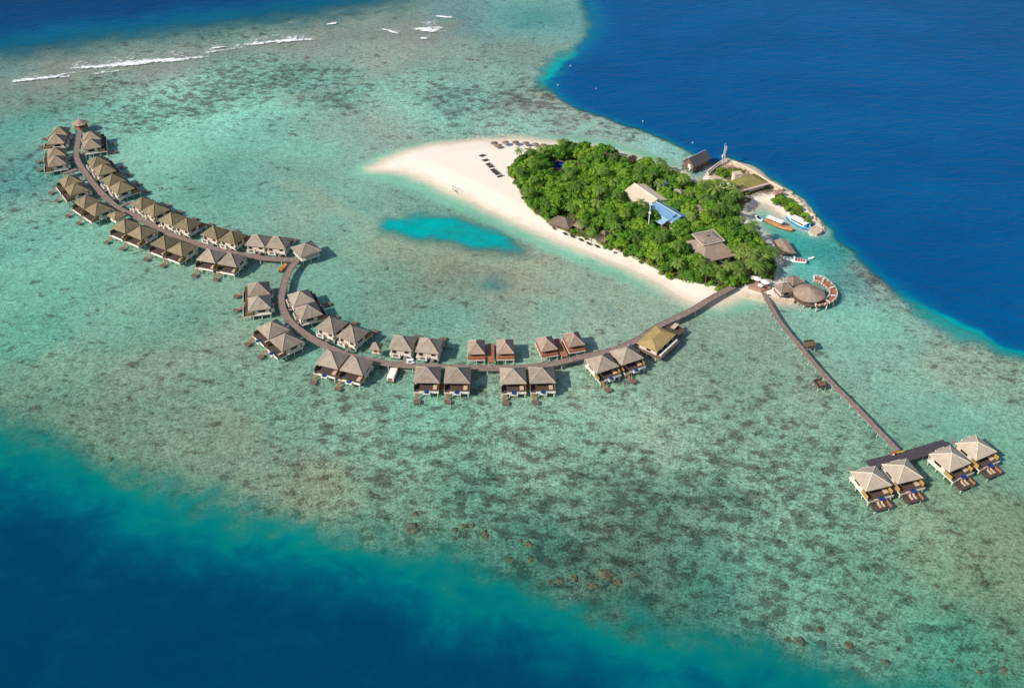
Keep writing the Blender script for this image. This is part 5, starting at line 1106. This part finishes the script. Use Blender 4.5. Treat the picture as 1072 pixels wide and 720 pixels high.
ORD = ['first', 'second', 'third', 'fourth', 'fifth', 'sixth', 'seventh', 'eighth', 'ninth', 'tenth', 'eleventh', 'twelfth', 'thirteenth', 'fourteenth', 'fifteenth', 'sixteenth']
row = [(503.8, 163.8), (505.4, 164.3), (507.2, 168.6), (508.8, 169.0), (510.6, 172.6), (511.8, 173.5), (513.2, 175.2), (514.2, 175.6), (515.6, 178.4), (516.8, 179.7), (517.9, 180.6), (518.8, 181.4), (519.8, 182.2), (520.8, 183.2), (522.4, 185.6), (524.2, 185.4)]
for i, p in enumerate(row): beach_lounger(p, R(-62) + .12 * math.sin(i * 2.3), 'dark lounger on the wide white beach, %s from the sea end of the slanting row' % ORD[i], 'dark loungers in a slanting row on the wide beach')
fr_ = [(580, 239.0), (591, 244.2), (592.3, 244.5), (598.4, 247.1), (600, 247.5), (607.4, 250.2), (609, 250.8), (615.4, 254.0), (617, 254.8), (624.4, 257.0), (626, 257.6), (661.2, 266.4), (663.6, 266.0), (667.8, 269.6), (670.3, 269.4)]
for i, p in enumerate(fr_): beach_lounger(p, R(200) + .2 * math.sin(i * 1.7), 'dark lounger on the front beach below the huts, %s counted from the left' % ORD[i], 'dark loungers on the front beach')
p = at(644.5, 264.2, 1.0)
t = thing('beach_flag', 'small red and dark beach flag stand on the front beach', 'flag', (p.x, p.y, ground_z(p.x, p.y)))
MB().cone(0, 0, -.2, 2.2, .06, .05, 6).build('pole', M['lounger'], t); MB().box(.06, 1.1, -.03, .03, 1.5, 2.15).build('flag', M['red'], t); MB().box(-.9, .4, -.5, .3, 0, .5).build('crate', M['wood_wall'], t)
a, b_ = at(474.2, 198.5, .3), at(479.0, 202.8, .3); d_ = b_ - a; rz = math.atan2(d_.y, d_.x)
t = thing('swing_frame', 'slim dark swing frame standing at the water edge of the beach', 'swing', ((a.x + b_.x) / 2, (a.y + b_.y) / 2, -.1), rz)
hl = d_.length / 2
for x in (-hl, hl): MB().cone(x, 0, -.8, 3.0, .12, .1, 6).build('post', M['lounger'], t)
MB().tube((-hl, 0, 2.9), (hl, 0, 2.9), .09).build('crossbar', M['lounger'], t); MB().box(-.9, .9, -.25, .25, .7, .78).build('seat', M['wood_wall'], t)
for x in (-.85, .85): MB().cone(x, 0, .78, 2.88, .03, .03, 5).build('rope', M['cushion'], t)

# ------------------------------------------------------------------ trees, palms, shrubs
def leaf_mesh(name, seed, R_, H_, n, size, lumps, mat, base=0.0):
    r = np.random.default_rng(seed)
    th = r.random(lumps) * 2 * np.pi; rr = np.sqrt(r.random(lumps)) * R_ * (.62 if lumps < 20 else .8)
    C = np.stack([rr * np.cos(th), rr * np.sin(th), base + H_ * (.45 + .35 * r.random(lumps)) - .22 * H_ * (rr / R_) ** 2 * 2], -1); C[0] = (0, 0, base + H_ * .72)
    LR = R_ * ((.30 + .22 * r.random(lumps)) if lumps < 20 else (.16 + .24 * r.random(lumps) ** 1.5))
    li = r.integers(0, lumps, n)
    dv = r.normal(size=(n, 3)); dv /= np.linalg.norm(dv, axis=1)[:, None]; dv[:, 2] = np.where(dv[:, 2] < -.35, -dv[:, 2], dv[:, 2])
    rad = LR[li] * (.72 + .36 * r.random(n))
    pos = C[li] + dv * rad[:, None] * np.array((1, 1, .85))
    nrm = dv + r.normal(size=(n, 3)) * .45; nrm /= np.linalg.norm(nrm, axis=1)[:, None]
    a = np.cross(nrm, r.normal(size=(n, 3))); a /= np.linalg.norm(a, axis=1)[:, None]; b_ = np.cross(nrm, a)
    s = size * (.6 + .8 * r.random(n))[:, None]
    V = np.stack([pos - a * s, pos - b_ * s * .55, pos + a * s, pos + b_ * s * .55], 1).reshape(-1, 3)
    me = bpy.data.meshes.new(name)
    # dark twiggy heart under the leaves
    me.vertices.add(len(V)); me.vertices.foreach_set('co', V.astype(np.float32).ravel())
    me.loops.add(len(V)); me.loops.foreach_set('vertex_index', np.arange(len(V), dtype=np.int32))
    me.polygons.add(n); me.polygons.foreach_set('loop_start', np.arange(0, 4 * n, 4, dtype=np.int32)); me.update(calc_edges=True)
    cl = r.random(lumps) * .55
    at_ = me.attributes.new('leaf', 'FLOAT', 'FACE'); at_.data.foreach_set('value', (cl[li] + .4 * r.random(n)).astype(np.float32))
    me.materials.append(M[mat]); return me
def trunk_mesh(name, seed, h, r0, mat, limbs=4):
    rn = random.Random(seed); mb = MB(); mb.tube((0, 0, -.3), (rn.uniform(-.3, .3), rn.uniform(-.3, .3), h * .55), r0, r0 * .7, 7)
    for i in range(limbs):
        A_ = i * 6.28 / limbs + rn.random(); mb.tube((0, 0, h * .5), (math.cos(A_) * h * .3, math.sin(A_) * h * .3, h * .85), r0 * .55, r0 * .2, 6)
    me = bpy.data.meshes.new(name); me.from_pydata(mb.v, [], mb.f); me.materials.append(M[mat]); return me
TREES = [(leaf_mesh('crown', 20 + i, 4.1 + .4 * (i % 3), 5.0 + .7 * (i % 2), 3600, .36, 30, 'leaf', 1.6), trunk_mesh('trunk', i, 6, .28, 'bark')) for i in range(6)]
BUSH = [(leaf_mesh('foliage', 60 + i, 1.5, 2.0, 520, .24, 6, 'leaf', -.2), trunk_mesh('stem', 30 + i, 1.5, .1, 'bark')) for i in range(3)]
YBUSH = [(leaf_mesh('foliage', 70 + i, 1.7, 2.4, 560, .26, 6, 'leaf_yellow', -.2), trunk_mesh('stem', 40 + i, 1.6, .1, 'bark')) for i in range(3)]
BARE = [(leaf_mesh('crown', 80 + i, 3.2, 4.6, 700, .30, 10, 'dry_leaf', 1.6), trunk_mesh('trunk', 50 + i, 6, .26, 'grey_bark', 6)) for i in range(2)]
def palm_mesh(seed, nf=15, L_=4.2):
    rn = random.Random(seed); V = []; F = []; A_ = []
    for f in range(nf):
        az = f * 2.399 + rn.uniform(-.2, .2); el = rn.uniform(-.15, .95); ln = L_ * rn.uniform(.8, 1.1); seg = 9
        dirh = Vector((math.cos(az), math.sin(az), 0)); side = Vector((-math.sin(az), math.cos(az), 0))
        p = Vector((0, 0, 0)); e = el; pts = [p.copy()]
        for i in range(seg):
            p = p + (dirh * math.cos(e) + Vector((0, 0, 1)) * math.sin(e)) * ln / seg; e -= rn.uniform(.16, .26); pts.append(p.copy())
        tn = rn.random()
        for i in range(seg):
            a, b_ = pts[i], pts[i + 1]; wd = .62 * math.sin(math.pi * min(.97, (i + 1.2) / (seg + 1.0))) + .12
            for s in (-1, 1):
                for j in range(2):
                    q0 = a.lerp(b_, j * .5); q1 = a.lerp(b_, j * .5 + .4); k = len(V)
                    tip = side * s * wd + (b_ - a).normalized() * .35 * wd + Vector((0, 0, -.42 * wd))
                    V += [tuple(q0), tuple(q1), tuple(q1 + tip), tuple(q0.lerp(q1, .4) + tip * .9)]; F.append((k, k + 1, k + 2, k + 3)); A_.append(.5 * tn + .5 * rn.random())
    me = bpy.data.meshes.new('crown'); me.from_pydata(V, [], F)
    t_ = me.attributes.new('leaf', 'FLOAT', 'FACE'); t_.data.foreach_set('value', np.array(A_, np.float32)); me.materials.append(M['frond']); return me
PALM = [palm_mesh(i) for i in range(5)]
def palm_trunk(seed, h):
    rn = random.Random(seed); mb = MB(); px_, py_ = 0, 0; dx, dy = rn.uniform(-.12, .12), rn.uniform(-.12, .12); p = Vector((0, 0, -.3))
    for i in range(6):
        q = Vector((p.x + dx * h / 6, p.y + dy * h / 6, -.3 + (h + .3) * (i + 1) / 6)); mb.tube(p, q, .2 - .015 * i, .2 - .015 * (i + 1), 7); p = q
    me = bpy.data.meshes.new('trunk'); me.from_pydata(mb.v, [], mb.f); me.materials.append(M['bark']); return me, p
PTR = [palm_trunk(i, 6.5 + .6 * i) for i in range(5)]
rnd = random.Random(11)
def put(name, pair, label, cat, group, x, y, zb, sc, parts=('crown', 'trunk')):
    t = thing(name, label, cat, (x, y, zb), rnd.random() * 6.28, group); t.scale = (sc * rnd.uniform(.9, 1.1), sc * rnd.uniform(.9, 1.1), sc * rnd.uniform(.85, 1.15))
    for me, nm in zip(pair, parts):
        o = bpy.data.objects.new(nm, me); COL.objects.link(o); o.parent = t
    return t
def put_palm(x, y, zb, label, group, sc=1.0):
    i = rnd.randrange(5); me, tip = PTR[i]
    t = thing('palm_tree', label, 'palm tree', (x, y, zb), rnd.random() * 6.28, group); t.scale = (sc,) * 3
    o = bpy.data.objects.new('trunk', me); COL.objects.link(o); o.parent = t
    o = bpy.data.objects.new('crown', PALM[rnd.randrange(5)]); COL.objects.link(o); o.parent = t; o.location = tip
def blocked(x, y, m=0.0):
    for cx, cy, rz, hl, hw in FOOT:
        dx, dy = x - cx, y - cy; u = dx * math.cos(rz) + dy * math.sin(rz); v = -dx * math.sin(rz) + dy * math.cos(rz)
        if abs(u) < hl + m and abs(v) < hw + m: return True
        # keep the line of sight of the photograph's roofs open on the near side
    return False
CAN = atl(P_CANOPY, 4.0)
cxs = [p[0] for p in CAN]; cys = [p[1] for p in CAN]
def inside(x, y): return float(sdf(np.array([x]), np.array([y]), CAN)[0])
palms = []
PZ = [((690, 189), 1), ((664, 246), 1), ((620, 240), 1), ((638, 227), 1), ((545, 156), 1), ((552, 158), 1), ((566, 158), 1), ((579, 152), 1), ((588, 150), 1)]
for (x, y), _ in PZ: palms.append((at(x, y, 9)[0], at(x, y, 9)[1], 'coconut palm standing out above the island canopy', 'coconut palms scattered in the island canopy'))
for k in range(400):
    if len(palms) > 46: break
    if rnd.random() < .68: x, y = rnd.uniform(735, 812), rnd.uniform(258, 293)
    else: x, y = rnd.uniform(735, 790), rnd.uniform(190, 225)
    p = at(x, y, 8)
    if inside(p.x, p.y) < .8 or blocked(p.x, p.y, 1.2) or any((p.x - q[0]) ** 2 + (p.y - q[1]) ** 2 < 14 for q in palms): continue
    if y > 240: palms.append((p.x, p.y, 'coconut palm in the dense grove above the jetty and bar terrace', 'coconut palms of the grove above the jetty'))
    else: palms.append((p.x, p.y, 'coconut palm among trees between the pale roofs and the point', 'coconut palms near the point'))
for k in range(3000):
    if len(palms) > 84: break
    x, y = rnd.uniform(540, 800), rnd.uniform(158, 290)
    p = at(x, y, 8)
    if inside(p.x, p.y) < 1.0 or blocked(p.x, p.y, 1.5) or any((p.x - q[0]) ** 2 + (p.y - q[1]) ** 2 < 60 for q in palms): continue
    palms.append((p.x, p.y, 'coconut palm standing out above the island canopy', 'coconut palms scattered in the island canopy'))
for x, y, lb, g_ in palms: put_palm(x, y, max(ground_z(x, y), .3) - .05, lb, g_, rnd.uniform(.9, 1.2))
trees = []
for k in range(9000):
    if len(trees) >= 292: break
    x, y = rnd.uniform(min(cxs), max(cxs)), rnd.uniform(min(cys), max(cys))
    s_ = inside(x, y)
    if s_ < 1.8 or blocked(x, y, 1.6) or any((x - q[0]) ** 2 + (y - q[1]) ** 2 < 14.0 for q in trees) or any((x - q[0]) ** 2 + (y - q[1]) ** 2 < 7.5 for q in palms): continue
    trees.append((x, y, s_))
GREY = [at(x, y, 5) for x, y in ((636, 164), (644, 166), (652, 170), (659, 170), (606, 176))]
TREE_INFO = [len(trees)]
for x, y, s_ in trees:
    if any((x - g_.x) ** 2 + (y - g_.y) ** 2 < 16 for g_ in GREY):
        put('bare_tree', BARE[rnd.randrange(2)], 'greyish half-bare tree at the back edge of the island canopy', 'tree', 'half-bare trees at the back of the canopy', x, y, max(ground_z(x, y), .3), rnd.uniform(.8, 1.0)); continue
    sc = rnd.choice((rnd.uniform(.6, .8), rnd.uniform(.8, 1.0), rnd.uniform(.95, 1.2))) * (.85 if s_ < 4.5 else 1)
    put('broadleaf_tree', TREES[rnd.randrange(6)], 'bright green broadleaf tree forming part of the dense island canopy', 'tree', 'broadleaf trees of the island canopy', x, y, max(ground_z(x, y), .3), sc)
nb = 0
for k in range(9000):                                  # shrubs along the edge of the wood
    if nb > 120: break
    x, y = rnd.uniform(min(cxs) - 2, max(cxs) + 2), rnd.uniform(min(cys) - 3, max(cys))
    s_ = inside(x, y)
    if not (-.8 < s_ < 2.6) or blocked(x, y, .3): continue
    gz = ground_z(x, y)
    if gz < .35: continue
    yl = rnd.random() < .35
    put('shrub', (YBUSH if yl else BUSH)[rnd.randrange(3)], 'yellow-green shrub at the edge of the island wood' if yl else 'dark green shrub at the edge of the island wood', 'shrub', 'yellow-green shrubs edging the wood' if yl else 'green shrubs edging the wood', x, y, gz, rnd.uniform(.7, 1.3), ('foliage', 'stem')); nb += 1
for x, y, s_, yl in ((599, 242.3, 1, 0), (605.5, 246, .7, 1), (593, 234, 1, 1), (587.5, 229.5, 1.1, 1), (613, 249.3, .6, 1), (752, 303.5, 1.2, 0), (607, 236, 1.3, 0), (640, 250, 1.1, 1), (628, 251, 1, 1), (618, 247, 1, 0)):
    p = at(x, y, 1.6); put('shrub', (YBUSH if yl else BUSH)[rnd.randrange(3)], 'lone low shrub growing on the open sand of the front beach', 'shrub', 'lone shrubs on the front beach sand', p.x, p.y, max(ground_z(p.x, p.y), .2), s_, ('foliage', 'stem'))
PSH = [((748, 180), (772, 182), 26, 4.5), ((742, 190), (757, 197), 14, 3.0), ((806, 204), (848, 231), 78, 5.2), ((770, 203), (801, 200), 22, 4.0), ((765, 176), (782, 182), 6, 1.5), ((842, 233), (853, 240), 10, 2.0), ((762, 200), (775, 206), 10, 3.0)]
for (a_, b_, n_, wd) in PSH:
    A2, B2 = at(*a_, 2), at(*b_, 2)
    for i in range(n_):
        p = A2.lerp(B2, rnd.random()) + Vector((rnd.uniform(-wd, wd), rnd.uniform(-wd, wd), 0)); gz = ground_z(p.x, p.y)
        if gz < .5 or blocked(p.x, p.y, .2): continue
        k = rnd.random(); gr = BARE if (k < .12 and a_[0] > 800) else (YBUSH if k < .45 else BUSH)
        if gr is BARE: put('dry_shrub', BARE[0], 'brownish dry shrub on the narrow point beyond the harbour', 'shrub', 'dry shrubs on the point', p.x, p.y, gz - .6, .42)
        else: put('shrub', gr[rnd.randrange(3)], 'leafy green shrub on the garden point beyond the harbour', 'shrub', 'shrubs on the garden point', p.x, p.y, gz, rnd.uniform(.7, 1.25), ('foliage', 'stem'))
for x, y in ((812, 207), (822, 209), (831, 213), (838, 220), (846, 229), (757, 199), (748, 195), (818, 205), (827, 207.5), (835, 214), (843, 223)):
    p = at(x, y, 4); put('small_tree', TREES[rnd.randrange(6)], 'small rounded tree on the narrow point beyond the harbour', 'tree', 'small trees on the point', p.x, p.y, max(ground_z(p.x, p.y), .3), .5)
# low green undergrowth between the trunks: nobody could count its leaves
ug = np.random.default_rng(3); n_ = 26000
ux = ug.uniform(min(cxs), max(cxs), n_); uy = ug.uniform(min(cys), max(cys), n_)
ok = sdf(ux, uy, CAN) > -.3
for cx, cy, rz, hl, hw in FOOT:
    dx, dy = ux - cx, uy - cy; u_ = dx * math.cos(rz) + dy * math.sin(rz); v_ = -dx * math.sin(rz) + dy * math.cos(rz); ok &= ~((abs(u_) < hl - .3) & (abs(v_) < hw * .8))
ux, uy = ux[ok], uy[ok]; n_ = len(ux)
hgt_ = .9 + vnoise(ux, uy, 3.0, 31) ** 1.5 * 2.6 * ug.random(n_) + .3
nr = ug.normal(size=(n_, 3)) * .6 + np.array((0, 0, 1)); nr /= np.linalg.norm(nr, axis=1)[:, None]
a_ = np.cross(nr, ug.normal(size=(n_, 3))); a_ /= np.linalg.norm(a_, axis=1)[:, None]; b2 = np.cross(nr, a_); s2 = (.28 + .35 * ug.random(n_))[:, None]
ps = np.stack([ux, uy, hgt_], -1); V_ = np.stack([ps - a_ * s2, ps - b2 * s2 * .6, ps + a_ * s2, ps + b2 * s2 * .6], 1).reshape(-1, 3)
me = bpy.data.meshes.new('undergrowth'); me.from_pydata(V_.tolist(), [], np.arange(4 * n_).reshape(-1, 4).tolist())
t_ = me.attributes.new('leaf', 'FLOAT', 'FACE'); t_.data.foreach_set('value', (ug.random(n_) * .6 + .3 * vnoise(ux, uy, 6, 33)).astype(np.float32)); me.materials.append(M['leaf'])
o = bpy.data.objects.new('undergrowth', me); COL.objects.link(o); tag(o, 'low green undergrowth covering the ground between the island trees', 'undergrowth', None, 'stuff')
# ------------------------------------------------------------------ coral heads, buoys, surf
CH = [rock_mesh(20 + i, 'coral_head', .5, 1.8, .75) for i in range(4)]
for me in CH: me.materials.append(M['coral']); me.polygons.foreach_set('use_smooth', [True] * len(me.polygons))
for x, y, r_ in ((432, 551, 2.3), (486.5, 549.7, 1.3), (494.7, 549.5, 1.2), (476, 553.5, 1.2), (476, 562, 1.2), (508, 561, 1.5), (507, 556, 1.2), (535, 563, 1.1), (553, 568.5, 1.4), (544, 565, 1.2), (575.7, 609.5, 1.2), (584.8, 607, 1.3), (633.7, 599, 2.3), (620, 612.5, 1.6), (601.6, 604.7, 1.6), (115, 479.5, 1.2), (434, 537, 1.6),
                 (838.7, 671, 1.8), (824, 668.5, 1.2), (861, 673.5, 1.5), (890, 674.7, 1.4), (927.5, 692.4, 1.2), (1026.7, 702, 1.1), (1051, 700, 1.3), (858, 658, 1.3), (648, 608, 1.6), (555, 585, 1.2), (533, 585, 1.2), (456, 553, 1.0), (1046, 692, 1.0), (996, 690, 1.0), (663, 601, 1.2)):
    p = at(x, y, -.3); o = bpy.data.objects.new('coral_head', CH[rnd.randrange(4)]); COL.objects.link(o)
    o.location = (p.x, p.y, -.85); o.scale = (r_, r_, r_ * .75 if r_ < 1.5 else 1.05); o.rotation_euler = (0, 0, rnd.random() * 6)
    tag(o, 'rounded brown coral head under shallow water along the reef edge', 'coral head', 'coral heads along the lower reef edge')
for i, (x, y) in enumerate(((597, 69), (624, 93), (584, 89), (673, 127), (725, 149.5))):
    p = at(x, y, .2); t = thing('buoy', ('white buoy in deep blue water, nearest the turquoise notch of the reef', 'pinkish buoy on deep water farthest from the reef', 'white buoy close to the reef edge at the turquoise notch', 'small buoy off the reef between notch and dark house', 'white buoy just left of the dark gabled house')[i], 'buoy', (p.x, p.y, 0))
    MB().cone(0, 0, -.3, .35, .3, .3, 12).build('float', M['pinkish'] if i == 1 else M['boat_white'], t); MB().cone(0, 0, .35, .8, .1, .06, 8).build('handle', M['boat_white'], t)
m, N, L = new_mat('surf_foam'); b = N['Principled BSDF']; b.inputs['Base Color'].default_value = (.82, .84, .85, 1); b.inputs['Roughness'].default_value = .9
geo = N.new('ShaderNodeNewGeometry'); P = geo.outputs['Position']; fa = N.new('ShaderNodeAttribute'); fa.attribute_name = 'foam'
nz0 = noisen(N, L, P, .38, 6, .8, .3, (.8, 1.3, 1), -.25); nz = mathn(N, L, 'ADD', mathn(N, L, 'MULTIPLY', nz0, .62), mathn(N, L, 'MULTIPLY', noisen(N, L, P, .085, 3, .6, .2), .38)); tr = N.new('ShaderNodeBsdfTransparent'); ms = N.new('ShaderNodeMixShader')
L.new(mapr(N, L, mathn(N, L, 'ADD', fa.outputs['Fac'], mathn(N, L, 'MULTIPLY_ADD', nz, 5.2, -2.6)), .30, .95), ms.inputs[0]); L.new(tr.outputs[0], ms.inputs[1]); L.new(b.outputs[0], ms.inputs[2]); L.new(ms.outputs[0], N['Material Output'].inputs[0])
M['foam'] = m
def surf(label, pts, w0, dens=1.0, wash=4.5):
    P_ = smooth([at(x, y, .1) for x, y in pts], 8); n = len(P_); V = []; F = []; A_ = []; K = 13
    for i, p in enumerate(P_):
        s = i / (n - 1); d_ = P_[min(i + 1, n - 1)] - P_[max(i - 1, 0)]; d_.normalize(); nn = Vector((-d_.y, d_.x, 0)); wd = w0 * (.35 + .65 * math.sin(math.pi * s) ** .6)
        for j in range(K):
            f = j / (K - 1); off = (f - .3) * wd * wash
            V.append((p.x + nn.x * off, p.y + nn.y * off, .05 + .35 * math.exp(-((f - .3) * 6) ** 2) * math.sin(math.pi * s)))
            A_.append(dens * (math.sin(math.pi * min(1, max(0, s))) ** .5) * (math.exp(-((f - .22) * 9.5) ** 2) * .66 + .50 * min(1, f / .22) * (1 - f) ** .6) - (.8 if s in (0, 1) or j in (0, K - 1) else 0))
    for i in range(n - 1):
        for j in range(K - 1): F.append((i * K + j, i * K + j + 1, (i + 1) * K + j + 1, (i + 1) * K + j))
    me = bpy.data.meshes.new('breaking_wave'); me.from_pydata(V, [], F); t_ = me.attributes.new('foam', 'FLOAT', 'POINT'); t_.data.foreach_set('value', np.array(A_, np.float32)); me.materials.append(M['foam'])
    me.polygons.foreach_set('use_smooth', [True] * len(me.polygons))
    o = bpy.data.objects.new('breaking_wave', me); COL.objects.link(o); tag(o, label, 'wave', 'waves breaking along the far reef'); return o
surf('broken white wave at the far left end of the reef line', [(11, 85), (30, 83), (52, 80.5), (78, 79.5)], 3.4, .95)
surf('longest white breaking wave on the far left reef', [(66, 71.5), (95, 69.5), (125, 67), (160, 63), (185, 61.5), (212, 59), (222, 57.5)], 5.2, 1.1)
surf('short white wave crest between the two longer breaking waves', [(220, 50.2), (230, 49.4), (238, 48.6)], 2.0, 1.1)
surf('slim white breaking wave at the right end of the reef line', [(254, 47), (275, 44.5), (300, 42), (334, 40.5)], 4.0, 1.0)
surf('tiny white wave crest beyond the slim breaking wave', [(341, 25.5), (347, 25), (353, 24.5)], 1.6, 1.1)
surf('small scattered white foam patches left of the foaming rocks', [(396, 30), (405, 31), (412, 33.5), (421, 36)], 2.0, .9)
surf('foaming white patch of surf over the shallow reef', [(430, 30), (440, 29.5), (452, 31), (470, 32)], 6.5, .95)
surf('short bright wave crest above the foaming patch', [(455, 16.5), (464, 17.5), (476, 18.5)], 2.2, 1.2)
surf('small white foam fleck below the foaming patch', [(441, 39), (445, 40), (449, 40.5)], 2.4, 1.0)
surf('thin foam line linking the far left wave to the longest wave', [(40, 84), (70, 77), (100, 72.5)], 2.4, .7)
surf('thin broken foam between the longest wave and the short crest', [(205, 56), (235, 52), (262, 48.5)], 2.6, .68)
surf('faint foam behind the longest breaking wave', [(92, 78), (110, 75.5), (130, 73)], 2.4, .75)
